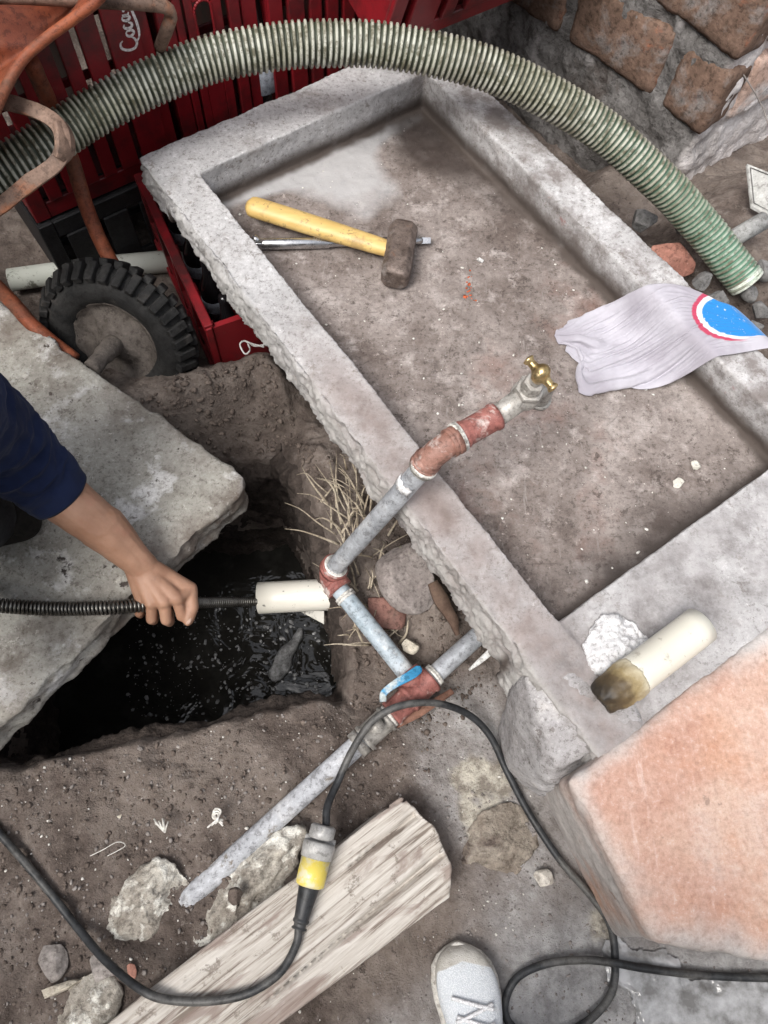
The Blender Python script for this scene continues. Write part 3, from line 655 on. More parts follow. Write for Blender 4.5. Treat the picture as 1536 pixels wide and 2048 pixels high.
# ------------------------------------------------------------------ PVC pipes
def pvc(name, c0, c1, dirt, amt):
    m = Mat(name, .35, .5); c = m.ramp(m.noise(5, 5), [(.3, c0), (.7, c1)])
    c = m.mix(m.ramp(m.noise(16, 6, .75), [(amt, 0.0), (amt+.05, .9)]), c, dirt)
    c = m.mix(m.ramp(m.noise(70, 3, .7), [(.66, 0.0), (.70, .8)]), c, dirt)
    m.col(c); m.bump(m.noise(60, 4), .1, .001); return m
def openpipe(b, a, e, r, th=.003, seg=40):
    a = np.asarray(a, float); e = np.asarray(e, float); n = 8
    path = [lerp(a, e, t) for t in np.linspace(0, 1, n)]+[e, e]+[lerp(e, a, t) for t in np.linspace(0, 1, n)]
    p1, f1 = sweep([lerp(a, e, t) for t in np.linspace(0, 1, n)], r, seg, False); p2, f2 = sweep([lerp(a, e, t) for t in np.linspace(0, 1, n)], r-th, seg, False)
    o_ = len(p1); b.add(np.vstack([p1, p2]), f1+[tuple(x+o_ for x in f[::-1]) for f in f2]+[((k+1) % seg, k, o_+k, o_+(k+1) % seg) for k in range(seg)]+[((n-1)*seg+k, (n-1)*seg+(k+1) % seg, o_+(n-1)*seg+(k+1) % seg, o_+(n-1)*seg+k) for k in range(seg)])
da_, de_ = P(517, 1196, -.12), P(830, 1180, -.10)
b = MB(); openpipe(b, da_, de_, .0325)
tag(obj('drain_pipe', b.mesh(), pvc('speckled white drain pvc', (.66, .63, .55), (.78, .75, .68), (.05, .045, .04), .62).m), 'white plastic drain pipe with black specks jutting into the pit', 'pipe')
b = MB(); q0, q1 = P(612, 1222, -.20), P(648, 1244, -.22)
b.prism(np.array([P(600, 1222, -.21), P(648, 1248, -.22), P(648, 1222, -.2)])+[0, 0, -.004], np.array([P(600, 1222, -.21), P(648, 1248, -.22), P(648, 1222, -.2)]))
tag(obj('plastic_shard', b.mesh(), pvc('shard', (.6, .58, .52), (.7, .68, .62), (.1, .09, .08), .62).m, None, False), 'small triangular white plastic shard just below the drain pipe', 'shard')

# loose waste pipe on the ledge with burnt brown end
loose = thing('waste_pipe_piece', 'loose cream plastic pipe piece with burnt brown end on ledge', 'pipe', P(1330, 1330, RIMZ))
la, lb = P(1258, 1360, .315), P(1402, 1250, .318)
b = MB(); openpipe(b, la, lb, .0285, .003); obj('pipe', b.mesh(), pvc('cream pvc', (.60, .58, .50), (.70, .68, .60), (.40, .37, .31), .6).m, loose)
ld = unit(la-lb); lu = unit(np.cross(ld, (0, 0, 1)))
b = MB(); ts = np.linspace(0, 1, 16)
b.tube([la-ld*.012+ld*(.062*t)+np.array([0, 0, -.012])*t*t for t in ts], np.interp(ts, [0, .25, .3, .6, .85, 1], [.0300, .0308, .029, .0285, .027, .023]), 40)
be = push(remesh(b.mesh(), .0028, 1), lambda c, n: .004*fbm(c, 40, 4, 5)*sstep(.01, .05, (c-la)@ld)+.002*fbm(c, 110, 3, 6)-.012*np.maximum(0, fbm(c, 28, 3, 8))*sstep(.02, .05, (c-la)@ld))
attr(be, 'd', np.clip(((co(be)-la)@ld+.012)/.062, 0, 1))
m = Mat('burnt plastic', .55, .4); x = m.math('ADD', m.attr('d'), m.math('MULTIPLY', m.math('SUBTRACT', m.noise(30, 5, .7), .5), .9))
m.col(m.ramp(x, [(.0, (.50, .45, .33)), (.35, (.26, .20, .10)), (.6, (.10, .07, .035)), (1, (.025, .02, .015))])); m.bump(m.noise(70, 4), .4, .002)
obj('burnt_end', be, m.m, loose)

b = MB(); b.tube([P(20, 560, -.07), P(200, 535, -.075), P(420, 515, -.08)], .026, 24)
tag(obj('buried_pipe', b.mesh(), pvc('mossy white pipe', (.40, .42, .37), (.55, .56, .52), (.08, .08, .06), .56).m), 'dull white plastic pipe on the dark ground behind the wheel', 'pipe')

# ------------------------------------------------------------------ suction hose
hp = smooth_path([P(-330, 520, .33), P(-120, 415, .37), P(40, 320, .40), P(190, 220, .42), P(340, 145, .44), P(500, 102, .45), P(650, 88, .45), P(800, 97, .44), P(950, 130, .42), P(1090, 190, .38), P(1210, 265, .33), P(1310, 355, .27), P(1400, 450, .20), P(1470, 535, .145), P(1492, 563, .128)], 2000)
hp = hp+.0035*np.stack([fbm(hp, 5, 2, 3), fbm(hp, 5, 2, 4), fbm(hp, 5, 2, 5)], 1)
hl_ = plen(hp); N = len(hp); seg = 36; R0 = .0385; pit = .0108
ss = np.linspace(0, hl_, N); aa = np.arange(seg)*2*math.pi/seg
ph = 2*math.pi*ss[:, None]/pit+aa[None]
rib = .5+.5*np.cos(ph); prof = sstep(.18, .75, rib)
rad = R0-.005+.0052*prof; rad *= 1+.006*fbm(np.c_[ss*9, ss*0, ss*0], 1, 2, 4)[:, None]
hv, hf = sweep(hp, rad, seg, False); hm = qmesh(hv, np.array(hf)); attr(hm, 'rib', prof.ravel()); attr(hm, 'along', np.repeat(ss/hl_, seg))
m = Mat('ribbed green suction hose', .5, .4)
ribc = m.ramp(m.noise(6, 6, .65), [(.38, (.25, .245, .18)), (.5, (.39, .385, .31)), (.62, (.50, .505, .44))])
ribc = m.mix(m.ramp(m.attr('along'), [(.84, 0.0), (.98, .75)]), ribc, (.38, .48, .40))
ribc = m.mix(m.ramp(m.noise(45, 5, .75), [(.46, 0.0), (.60, .9)]), ribc, (.10, .09, .055))
ribc = m.mix(m.ramp(m.noise(5, 6, .65), [(.52, 0.0), (.62, .6)]), ribc, (.17, .15, .11))
grv = m.mix(m.ramp(m.attr('along'), [(.72, 0.0), (.98, 1.0)]), m.ramp(m.noise(9, 4), [(.4, (.022, .028, .016)), (.6, (.05, .06, .04))]), (.10, .22, .15))
m.col(m.mix(m.attr('rib'), grv, ribc)); m.bump(m.noise(120, 3), .2, .001)
hose = thing('suction_hose', 'thick ribbed green suction hose arching over the basin', 'hose', (hp[-1][0], hp[-1][1], .09))
obj('hose_wall', hm, m.m, hose)
b = MB(); e0, e1 = hp[-12], hp[-1]+unit(hp[-1]-hp[-12])*.006; openpipe(b, e0, e1, .0372, .0045)
obj('end_ring', b.mesh(), grainy('pale hose end', (.50, .54, .46), (.62, .65, .58), 20).m, hose)

# ------------------------------------------------------------------ hammer, breaker bar
ham = thing('club_hammer', 'club hammer with yellow wooden handle and rusty head on basin floor', 'hammer', P(790, 520, FLOORZ))
m = Mat('yellow varnished handle', .45, .45); v = m.scaled((9, 60, 60), (0, 0, math.radians(-20)))
c = m.ramp(m.noise(1, 5, .6, v), [(.3, (.52, .34, .11)), (.7, (.68, .49, .19))]); c = m.mix(m.ramp(m.noise(22, 6, .7), [(.54, 0.0), (.62, .6)]), c, (.32, .21, .09)); c = m.mix(m.ramp(m.noise(60, 5, .75), [(.60, 0.0), (.63, .6)]), c, (.16, .11, .06)); m.col(c); m.bump(m.noise(1, 4, .6, v), .15, .001); MAT_HND = m.m
g0, g1 = P(494, 410, .234), P(800, 505, .222); hd = unit(g1-g0); hs = unit(np.cross((0, 0, 1), hd)); hu = np.cross(hd, hs)
ts = np.linspace(0, 1, 44); wv = np.interp(ts, [0, .015, .04, .25, .55, .85, 1], [.010, .019, .0225, .0225, .0215, .019, .0165]); vs = []
for t, wd in zip(ts, wv):
    for k in range(24):
        a = 2*math.pi*k/24; vs.append(lerp(g0, g1, t)+hs*math.cos(a)*wd+hu*math.sin(a)*wd*.78)
b = MB(); b.add(vs, [tuple(x) for x in grid(44, 24, True)]+[tuple(range(24))[::-1], tuple(range(43*24, 44*24))]); obj('handle', b.mesh(), MAT_HND, ham)
k0, k1 = P(808, 455, .224), P(789, 562, .224); kd_ = unit(k1-k0); kw = unit(np.cross((0, 0, 1), kd_)); b = MB(); L = np.linalg.norm(k1-k0); vs = []; 
for t, f in ((0, .78), (.06, .98), (.13, 1.0), (.3, 1.0), (.7, 1.0), (.87, 1.0), (.94, .98), (1, .78)):
    for cx_, cz_ in ((1, .55), (.62, 1), (-.62, 1), (-1, .55), (-1, -.55), (-.62, -1), (.62, -1), (1, -.55)):
        vs.append(lerp(k0, k1, t)+kw*cx_*.0285*f+np.array([0, 0, 1])*cz_*.027*f)
b.add(vs, [tuple(x) for x in grid(8, 8, True)]+[tuple(range(8))[::-1], tuple(range(56, 64))]); hh = push(remesh(b.mesh(), .0026, 1), lambda c, n: .0012*fbm(c, 70, 4, 3)+.0012*fbm(c, 25, 3, 4))
obj('head', hh, grainy('rusted forged steel', (.095, .07, .058), (.19, .15, .13), 24, [((.27, .245, .23), 18, .58, .72), ((.17, .085, .05), 20, .62, .75)], 110, .6, .002, .6, .4, metal=.3).m, ham)
m = Mat('worn chrome', .18, .5); m.b.inputs['Metallic'].default_value = .95; m.col(m.ramp(m.noise(30, 4), [(.35, (.42, .42, .43)), (.65, (.66, .66, .67))])); m.rough(m.ramp(m.noise(40, 5, .7), [(.4, .14), (.7, .45)])); MAT_CHR = m.m
bar = thing('breaker_bar', 'chrome socket breaker bar lying under the hammer handle', 'wrench', P(680, 490, FLOORZ))
x0, x1 = P(520, 488, .209), P(845, 481, .209); xd = unit(x1-x0)
part('shaft', MAT_CHR, bar, lambda b: b.tube([lerp(x0, x1, t) for t in (0, .02, .03, .42, .425, .45, .455, .93, .94, 1)], [.0085, .0105, .0112, .0112, .0095, .0095, .0085, .0085, .0075, .0075], 24))
part('pivot_head', MAT_CHR, bar, lambda b: (b.box(x0-xd*.004, (.010, .0085, .0095)), b.ball(x0-xd*.008+(0, 0.006, 0.006), .0085), b.tube([x0-xd*.010+(0, .004, 0), x0-xd*.010+(0, .020, .0)], .0058, 12)), bev=.0015)
part('drive_square', MAT_CHR, bar, lambda b: b.tube([x1-xd*.002, x1+xd*.016], [.0085, .0080], 4), False)

# ------------------------------------------------------------------ rag
upper = pxs([(1136, 640), (1150, 632), (1210, 622), (1300, 618), (1350, 622), (1405, 634), (1470, 656), (1536, 685), (1610, 708)], .23)
lower = pxs([(1160, 685), (1190, 725), (1165, 760), (1230, 756), (1300, 753), (1380, 748), (1455, 738), (1536, 728), (1610, 715)], .23)
nu, nv = 130, 84; U = np.linspace(0, 1, nu); Vv = np.linspace(0, 1, nv)
up_ = smooth_path(upper, nu); lo_ = smooth_path(lower, nu); UU, VV = np.meshgrid(U, Vv, indexing='ij')
wobl = .012*np.sin(VV*9+1)*np.exp(-UU*9)
base = lo_[:, None]*(1-VV[..., None])+up_[:, None]*VV[..., None]; base[..., 0] += -wobl-.018*np.sin(VV*math.pi)*np.exp(-UU*6)
s_, t_ = toST(base.reshape(-1, 3)); flo = FLOORZ+.004+(RIMZ-FLOORZ+.001)*sstep(.595, .64, t_); flo = flo.reshape(nu, nv)
# the rag is let fall: a small position based cloth run (stretch, shear and bend links, floor contact with friction)
def floor_h(x):
    s2, t2 = toST(x.reshape(-1, 3)); f2 = FLOORZ+.004+(RIMZ-FLOORZ+.005)*sstep(.590, .632, t2)-.09*sstep(.722, .83, t2); return f2.reshape(x.shape[:2])
X = base.copy(); hor = X.copy(); hor[..., 2] = 0
calm = sstep(.42, .60, UU)*sstep(.34, .52, VV)                      # the printed part lies smoother
fac = 1+(1-calm)*np.interp(UU, [0, .1, .5, .8, 1], [.45, .85, .75, .45, .3])+.06*calm
def rest(a, b, f): return np.linalg.norm(hor[a]-hor[b], axis=-1)*f
def sl(du, dv): return (slice(0, nu-du), slice(max(0, -dv), nv-max(0, dv))), (slice(du, nu), slice(max(0, dv), nv+min(0, dv)))
links = []
for du, dv, k_, st in ((0, 1, 'v', 1), (1, 0, 'u', 1), (1, 1, 'd', .4), (1, -1, 'd', .4), (0, 9, 'bv', .6), (0, 5, 'bv', .6), (9, 0, 'bu', .5), (4, 0, 'bu', .5)):
    a, b = sl(du, dv); fm = .5*(fac[a]+fac[b]); dvec = hor[b]-hor[a]; Lh = np.linalg.norm(dvec, axis=-1)
    if k_ == 'v': r0 = Lh*fm
    elif k_ == 'u': r0 = Lh*(1.03+(1-calm[a])*np.interp(UU[a], [0, .12, .4, .6], [.10, .30, .16, .02]))
    elif k_ == 'd': r0 = np.sqrt((.5*(np.linalg.norm(hor[1:, :]-hor[:-1, :], axis=-1).mean())*2*1.03)**2+(np.linalg.norm(hor[:, 1:]-hor[:, :-1], axis=-1)[a[0], :][:, :nv-1]*fm)**2)
    elif k_ == 'bv': r0 = Lh*fm*.66
    else: r0 = Lh*.95
    links.append((a, b, r0, st, k_))
nz = np.stack([UU*2.6, VV*3.6+.9*np.sin(UU*4), 0*UU], -1).reshape(-1, 3)
X[..., 2] = floor_h(X)+.006+(.095*np.maximum(0, fbm(nz, 1.45, 3, 34)).reshape(nu, nv)+.022*np.sin(VV*math.pi)*sstep(0, .15, UU))*(1-.6*calm)+.012*calm*np.sin(VV*math.pi)
PV = X.copy()
for it in range(70):
    vel = (X-PV)*.90; PV = X.copy(); X = X+vel; X[..., 2] -= 1.2e-4
    for sub in range(9):
        for a, b, r0, st, k_ in links:
            d = X[b]-X[a]; L_ = np.linalg.norm(d, axis=-1)+1e-9; e = (L_-r0)/L_
            if k_ in ('bv', 'bu'): e = np.minimum(e, 0)               # only resists folding too tight
            e = e*st*.25; cxx = d*e[..., None]; X[a] += cxx; X[b] -= cxx
        fl = floor_h(X); hit = X[..., 2] < fl; X[..., 2] = np.where(hit, fl, X[..., 2])
        top_ = fl+.062; X[..., 2] = np.minimum(X[..., 2], top_)
    X[..., 0] = np.where(hit, PV[..., 0]*.9+X[..., 0]*.1, X[..., 0]); X[..., 1] = np.where(hit, PV[..., 1]*.9+X[..., 1]*.1, X[..., 1])
for k in range(2):                                                   # take the link jitter out
    Y_ = X.copy(); Y_[1:-1, 1:-1] = .5*X[1:-1, 1:-1]+.125*(X[2:, 1:-1]+X[:-2, 1:-1]+X[1:-1, 2:]+X[1:-1, :-2]); X = Y_
base = X
rm = qmesh(base.reshape(-1, 3), grid(nu, nv)); uvx = UU.ravel(); attr(rm, 'u', uvx); attr(rm, 'v', VV.ravel())
m = Mat('thin lilac white cotton', .9, .15)
c = m.ramp(m.noise(9, 6, .6), [(.40, (.34, .32, .36)), (.60, (.46, .445, .49))])
du = m.math('MULTIPLY', m.math('SUBTRACT', m.attr('u'), .690), .40); dv = m.math('MULTIPLY', m.math('SUBTRACT', m.attr('v'), .74), .14)
rr = m.math('SQRT', m.math('ADD', m.math('MULTIPLY', du, du), m.math('MULTIPLY', dv, dv)))
rr = m.math('ADD', rr, m.math('MULTIPLY', m.math('SUBTRACT', m.noise(60, 4, .7), .5), .0035))
rr = m.math('MULTIPLY', rr, 4.0); white = m.ramp(rr, [(.302, 1.0), (.308, 0.0)]); red = m.ramp(rr, [(.276, 0.0), (.281, 1.0)]); blue = m.ramp(rr, [(.246, 1.0), (.252, 0.0)])
onleft = m.ramp(m.attr('u'), [(.66, 1.0), (.72, 0.0)]); wear = m.ramp(m.noise(75, 6, .75), [(.60, 1.0), (.67, 0.0)])
c = m.mix(m.math('MULTIPLY', white, onleft), c, m.mix(red, (.70, .70, .72), (.42, .05, .10)))
c = m.mix(m.math('MULTIPLY', blue, wear), c, (.02, .20, .52))
frag = m.math('MULTIPLY', m.ramp(m.attr('u'), [(.86, 0.0), (.90, 1.0)]), m.ramp(m.noise(38, 4, .6), [(.53, 0.0), (.56, 1.0)]))
c = m.mix(m.math('MULTIPLY', frag, m.ramp(m.attr('v'), [(.5, 0.0), (.6, 1.0)])), c, (.02, .18, .42))
m.col(c); m.bump(m.noise(220, 2), .12, .0008); m.b.inputs['Sheen Weight'].default_value = .2
ro = tag(obj('rag', rm, m.m), 'crumpled lilac white cloth with faded blue and red print on basin edge', 'cloth')
ss2 = ro.modifiers.new('fine', 'SUBSURF'); ss2.levels = 1; ss2.render_levels = 1; sm = ro.modifiers.new('thick', 'SOLIDIFY'); sm.thickness = .0012; sm.offset = -1

# ------------------------------------------------------------------ extension cord
MAT_RUB2 = grainy('black rubber cable', (.018, .019, .021), (.035, .037, .040), 10, [((.10, .097, .092), 7, .50, .62), ((.40, .39, .38), 13, .68, .72)], 80, .3, .001, .5, .4).m
cord = thing('extension_cord', 'black rubber extension cord with yellow and clear plug joint', 'cord', P(635, 1700, .07))
rc = .0062
def gz_at(p): return ground_z(np.array([[p[0], p[1], 0]]))[0][0]
def cpath(lst, n):
    out = []
    for px, py, dz, on in lst:
        q = P(px, py, on if on is not None else 0.01)
        if on is None: q = P(px, py, max(gz_at(q), 0)+rc+dz); 
        out.append(q)
    return smooth_path(out, n)
cA = cpath([(652, 1652, .0, .096), (655, 1612, 0, .09), (675, 1565, 0, .075), (705, 1500, 0, .085), (745, 1442, 0, .095), (800, 1412, 0, .10), (870, 1406, 0, .085), (935, 1428, 0, .05), (980, 1472, .0, .03), (1015, 1545, .005, None), (1060, 1630, .005, None), (1120, 1720, .005, None), (1180, 1790, .005, None), (1218, 1845, .004, None), (1230, 1910, .004, None), (1225, 1980, .004, None), (1190, 2030, .004, None), (1140, 2062, .004, None), (1070, 2075, .004, None), (1020, 2048, .004, None), (1010, 2005, .004, None), (1035, 1955, .005, None), (1095, 1927, .008, None), (1170, 1920, .014, None), (1228, 1926, .018, None), (1290, 1937, .010, None), (1400, 1950, .004, None), (1536, 1956, .004, None), (1750, 1960, .004, None)], 420)
cB = cpath([(598, 1850, 0, .083), (592, 1890, 0, .082), (560, 1945, 0, .084), (500, 1985, 0, .083), (430, 2001, 0, .082), (350, 2001, 0, .080), (290, 1984, 0, .084), (215, 1925, 0, .052), (155, 1855, .006, None), (100, 1785, .006, None), (50, 1725, .006, None), (0, 1668, .006, None), (-90, 1570, .008, None)], 200)
for pth in (cA, cB):
    b = MB(); b.tube(pth, rc, 12); obj('cable', b.mesh(), MAT_RUB2, cord)
# two plug halves joined: metal collar and clear ring, yellow sleeve, ribbed boot
j0, j1 = P(648, 1650, .098), P(598, 1858, .088); jd = unit(j1-j0); jl = np.linalg.norm(j1-j0)
MAT_YEL = Mat('yellow plastic', .4, .5).col((.72, .60, .10)); MAT_YEL.col(MAT_YEL.mix(MAT_YEL.ramp(MAT_YEL.noise(22, 6, .7), [(.50, 0.0), (.60, .85)]), (.70, .56, .10), (.66, .62, .46)))
MAT_GREYP = grainy('grey plug plastic', (.26, .255, .25), (.40, .395, .38), 25, [((.55, .54, .5), 20, .6, .7)], 90, .2, .001, .35, .5).m
part('plug_end', MAT_GREYP, cord, lambda b: (b.tube([j0+jd*x for x in (.000, .003, .018, .021)], [.016, .020, .020, .017], 28), b.tube([j0+jd*.022+unit(np.cross(jd, (0, 0, 1)))*-.024, j0+jd*.022+unit(np.cross(jd, (0, 0, 1)))*.024], [.005, .005], 10)))
part('plug_collar', MAT_GREYP, cord, lambda b: b.tube([j0+jd*x for x in (.024, .025, .030, .048, .050)], [.014, .0245, .0255, .0245, .018], 32))
part('plug_sleeve', MAT_YEL.m, cord, lambda b: b.tube([j0+jd*x for x in (.048, .049, .086, .089)], [.018, .0228, .0222, .018], 32))
xs = np.linspace(.087, jl, 40); rr_ = np.interp(xs, [.087, .092, .125, .135, .16, jl], [.0155, .016, .0120, .0112, .0098, .0085])
rr_ = rr_+.0013*np.sign(np.sin(xs*520))*(xs > .135)
part('plug_boot', MAT_RUB2, cord, lambda b: b.tube([j0+jd*x for x in xs], rr_, 24))

# ------------------------------------------------------------------ drain snake and the worker
snake_p = smooth_path([P(-250, 1185, .22), P(-100, 1200, .19), P(0, 1211, .165), P(110, 1217, .15), P(220, 1215, .150), P(300, 1210, .125), P(360, 1207, .085), P(430, 1205, .0), P(500, 1203, -.09), P(560, 1200, -.115), P(640, 1196, -.115)], 300)
snl = plen(snake_p); turns = int(snl/.0062); nh = turns*9; sp = resample(snake_p, nh); p_, t_, u_, b_ = frames(sp)
an = np.arange(nh)*2*math.pi/9; rs = np.interp(np.linspace(0, 1, nh), [0, .45, .55, 1], [.0105, .0105, .0085, .0075])
hel = p_+rs[:, None]*(np.cos(an)[:, None]*u_+np.sin(an)[:, None]*b_)
b = MB(); b.tube(hel, .0026, 6); b.tube(snake_p, .0062, 10)
m = grainy('oily coil spring steel', (.10, .095, .085), (.22, .21, .19), 20, [((.06, .05, .04), 14, .55, .7)], 60, .2, .001, .33, .5, metal=.85)
tag(obj('drain_snake', b.mesh(), m.m), 'coiled steel drain snake held in hand and fed into pipe', 'drain snake')

# hand: palm over the cable, fingers curled down round it, thumb along it to the right
hc0 = P(326, 1206, .112)
def HX(x, y, z): return hc0+np.array([x, y, z])            # x thumb side, y away from viewer, z up (metres)
WR = HX(-.030, .050, .052)
fore = [WR, lerp(WR, P(120, 990, .265), .5)+np.array([.002, .004, .004]), P(112, 984, .262), P(10, 890, .36)]
b = MB()
b.capsule(WR, fore[1], .0245, .036, 20); b.capsule(fore[1], fore[2], .036, .0425, 20); b.capsule(fore[2], fore[3], .0425, .046, 20)
b.capsule(WR+(-.011, .002, -.002), fore[1]+(-.008, -.004, -.004), .018, .030); b.capsule(WR+(.011, -.001, 0), fore[1]+(.008, .006, .004), .0185, .030)
mcp = [HX(.031, -.002, .030), HX(.010, -.008, .034), HX(-.011, -.008, .032), HX(-.030, -.001, .026)]
for k, q in enumerate(mcp):
    b.capsule(WR+(.006-.006*k, -.004, 0), q, .0165, [.0125, .013, .0125, .0115][k])
b.capsule(WR+(.008, -.006, -.006), HX(.026, .012, .018), .019, .015); b.ball(HX(.0, .012, .02), (.032, .022, .016))
lens = [(.034, .022, .018), (.036, .024, .019), (.033, .022, .018), (.027, .018, .017)]
for k, q in enumerate(mcp):
    l1, l2, l3 = lens[k]; r = [.0092, .0095, .0090, .0082][k]; sx = [.004, .0, -.004, -.007][k]
    p1 = q+np.array([sx, -.66*l1, -.75*l1]); p2 = p1+np.array([sx*.4, .15*l2, -.98*l2]); p3 = p2+np.array([-.002, .92*l3, .10*l3])
    b.capsule(q, p1, r*1.06, r*1.04); b.capsule(p1, p2, r*1.02, r*.94); b.capsule(p2, p3, r*.96, r*.85)
th0 = WR+np.array([.022, -.006, -.006]); th1 = HX(.047, .020, .016); th2 = HX(.052, -.010, .008); th3 = HX(.046, -.032, .000)
b.capsule(th0, th1, .0165, .0135); b.capsule(th1, th2, .0130, .0108); b.capsule(th2, th3, .0108, .0090)
b.capsule(th1, mcp[0], .0125, .0110)
armb = b
m = Mat('tanned skin', .55, .4)
c = m.ramp(m.noise(11, 6, .6), [(.38, (.27, .143, .090)), (.62, (.385, .222, .148))]); c = m.mix(m.ramp(m.noise(26, 5, .6), [(.55, 0.0), (.75, .5)]), c, (.38, .165, .115))
c = m.mix(m.ramp(m.noise(60, 4, .7), [(.62, 0.0), (.75, .35)]), c, (.14, .085, .06)); m.col(c)
m.b.inputs['Subsurface Weight'].default_value = .12; m.b.inputs['Subsurface Radius'].default_value = (.012, .005, .003); m.b.inputs['Subsurface Scale'].default_value = .3
b1 = m.bump(m.voro(420), .12, .0008); m.bump(m.noise(1, 3, .6, m.scaled((60, 60, 140))), .25, .002, b1); MAT_SKIN = m.m
SH = P(-150, 790, .60)                                     # shoulder, out of the picture
worker = thing('person', 'crouching person in navy sweater feeding a drain snake with one bare forearm', 'person', P(-420, 1020, .13))
# the rest of the body crouches on the slab and the ground left of the frame
hip = SH+np.array([-.36, -.10, -.16]); chest = SH+np.array([-.15, -.03, .04]); neck = SH+np.array([-.10, -.02, .13]); head = neck+np.array([.02, .03, .15])
hb = armb; hb.capsule(neck+(0, 0, -.05), head+(0, 0, -.06), .055, .05); hb.ball(head, (.078, .092, .112), 20, 14); hb.ball(head+(.03, .02, -.06), (.05, .055, .05)); hb.capsule(head+(.072, .03, .0), head+(.098, .04, -.03), .010, .014)
hb.ball(head+(-.02, .085, -.01), (.022, .012, .032)); hb.ball(head+(.03, -.088, -.01), (.022, .012, .032)); hb.capsule(head+(.076, .01, -.055), head+(.07, .045, -.055), .008, .008)
for e in (-.02, .055): hb.ball(head+(.070, e, .012), .012)
hb.capsule(neck+(-.01, -.02, -.04), SH+(-.06, -.03, .02), .05, .05); hb.capsule(SH+(-.06, 0, 0), SH, .05, .05); hb.capsule(SH, fore[3], .045, .040)
arm = remesh(hb.mesh(), .0022, 4, .5)
push(arm, lambda c, n: .0007*fbm(c, 60, 3, 3)+.0016*fbm(np.c_[(c-WR)@unit(fore[2]-WR)*5, c[:, 0]*40, c[:, 1]*40], 1, 2, 7))
obj('body', arm, MAT_SKIN, worker)
nl = MB(); nl.ball((0, 0, 0), (.0062, .0080, .0022), 14, 8); nme = nl.mesh(); nd = unit(th3-th2); nx = unit(np.cross(nd, (0, 0, 1))); setco(nme, co(nme) @ np.stack([nx, nd, np.cross(nx, nd)]) + th3+np.array([.001, 0, .0072])); obj('fingernail', nme, grainy('nail', (.38, .25, .19), (.46, .32, .25), 60, rough=.35).m, worker)
hair = MB(); hair.ball(head+(-.012, -.004, .03), (.082, .098, .098), 24, 14)
obj('hair', push(remesh(hair.mesh(), .005), lambda c, n: .008*fbm(c, 50, 4, 3)), grainy('black hair', (.01, .009, .008), (.03, .025, .02), 60).m, worker)
m = Mat('navy knit', .95, .1); m.col(m.ramp(m.noise(12, 5), [(.3, (.009, .014, .040)), (.7, (.018, .027, .068))])); m.bump(m.noise(400, 2), .3, .001); m.b.inputs['Sheen Weight'].default_value = .05
MAT_NAVY = m.m
cu = P(121, 990, .254)
sl = smooth_path([cu, P(60, 935, .31), P(-20, 870, .40), P(-90, 825, .50), SH], 90); rs = np.interp(np.linspace(0, 1, 90), [0, .03, .25, .5, 1], [.0515, .0525, .062, .070, .078])
ang = np.arange(48)*2*math.pi/48; uu = np.linspace(0, 1, 90)[:, None]
q = np.stack([(uu*7+0*ang), np.cos(ang)*1.1+0*uu, np.sin(ang)*1.1+0*uu], -1).reshape(-1, 3)
fold = 1-2*np.abs(fbm(q, 1.3, 3, 5, .45)).reshape(90, 48)
R2 = rs[:, None]+.010*(fold-.6)*np.minimum(1, uu*9+.1)
sv, sf = sweep(sl, R2, 48, False); in0 = lerp(sl[0], sl[3], 1); v2 = sv[:48]*.0
ring = sl[2]+(sv[:48]-sl[0])*.90; n0 = len(sv); sv = np.vstack([sv, ring]); sf = sf+[((k+1) % 48, k, n0+k, n0+(k+1) % 48) for k in range(48)]
b = MB(); b.capsule(SH+(-.03, 0, 0), chest, .085, .15); b.capsule(chest, hip, .165, .16); b.capsule(chest, chest+(-.06, -.20, 0), .12, .08); b.capsule(chest+(-.06, -.20, 0), chest+(.06, -.30, -.25), .07, .055)
b.capsule(chest, neck+(0, 0, -.03), .10, .07)
tor = push(remesh(b.mesh(), .010, 4), lambda c, n: .012*(1-2*np.abs(fbm(c, 7, 3, 4))))
b = MB(); b.v.append(co(tor)); b.f += [tuple(p.vertices) for p in tor.polygons]; b.n = len(tor.vertices); b.add(sv, sf)
obj('sweater', b.mesh(), MAT_NAVY, worker)
b = MB(); fa = P(-30, 1052, .15); fb_ = P(-420, 1060, .15)
kn1 = fa+np.array([.0, .05, .42])*.55; kn2 = fb_+np.array([.06, -.05, .36])
fa2 = P(5, 1040, .15)
b.capsule(hip, kn2, .10, .075); b.capsule(kn2, fb_+(-.12, 0, .06), .068, .05)
kn1 = SH+np.array([-.12, -.14, -.26]); b.capsule(hip+(.02, .05, 0), kn1, .09, .07); b.capsule(kn1, P(-40, 1035, .20), .065, .050)
obj('trousers', push(remesh(b.mesh(), .008, 3), lambda c, n: .008*(1-2*np.abs(fbm(c, 9, 3, 4)))), grainy('dark work trousers', (.012, .012, .014), (.03, .03, .034), 12, fine=200).m, worker)
def boot(heel, toe):
    d = unit(toe-heel); b = MB(); b.capsule(heel+(0, 0, .03), heel+(0, 0, .10), .040, .045); b.capsule(heel+(0, 0, .02), toe+(0, 0, .01), .038, .036); 
    me = remesh(b.mesh(), .006, 4); c = co(me); c[:, 2] = np.maximum(c[:, 2], heel[2]-.012); setco(me, c); return me
MAT_BOOT = grainy('muddy black boot', (.008, .007, .006), (.022, .018, .015), 14, [((.08, .065, .05), 12, .62, .75)], 90).m
bo = boot(P(-70, 1075, .145), P(45, 1047, .145)); obj('boot', bo, MAT_BOOT, worker)
bo = boot(P(-560, 1080, .145), P(-430, 1060, .145)); obj('boot', bo, MAT_BOOT, worker)

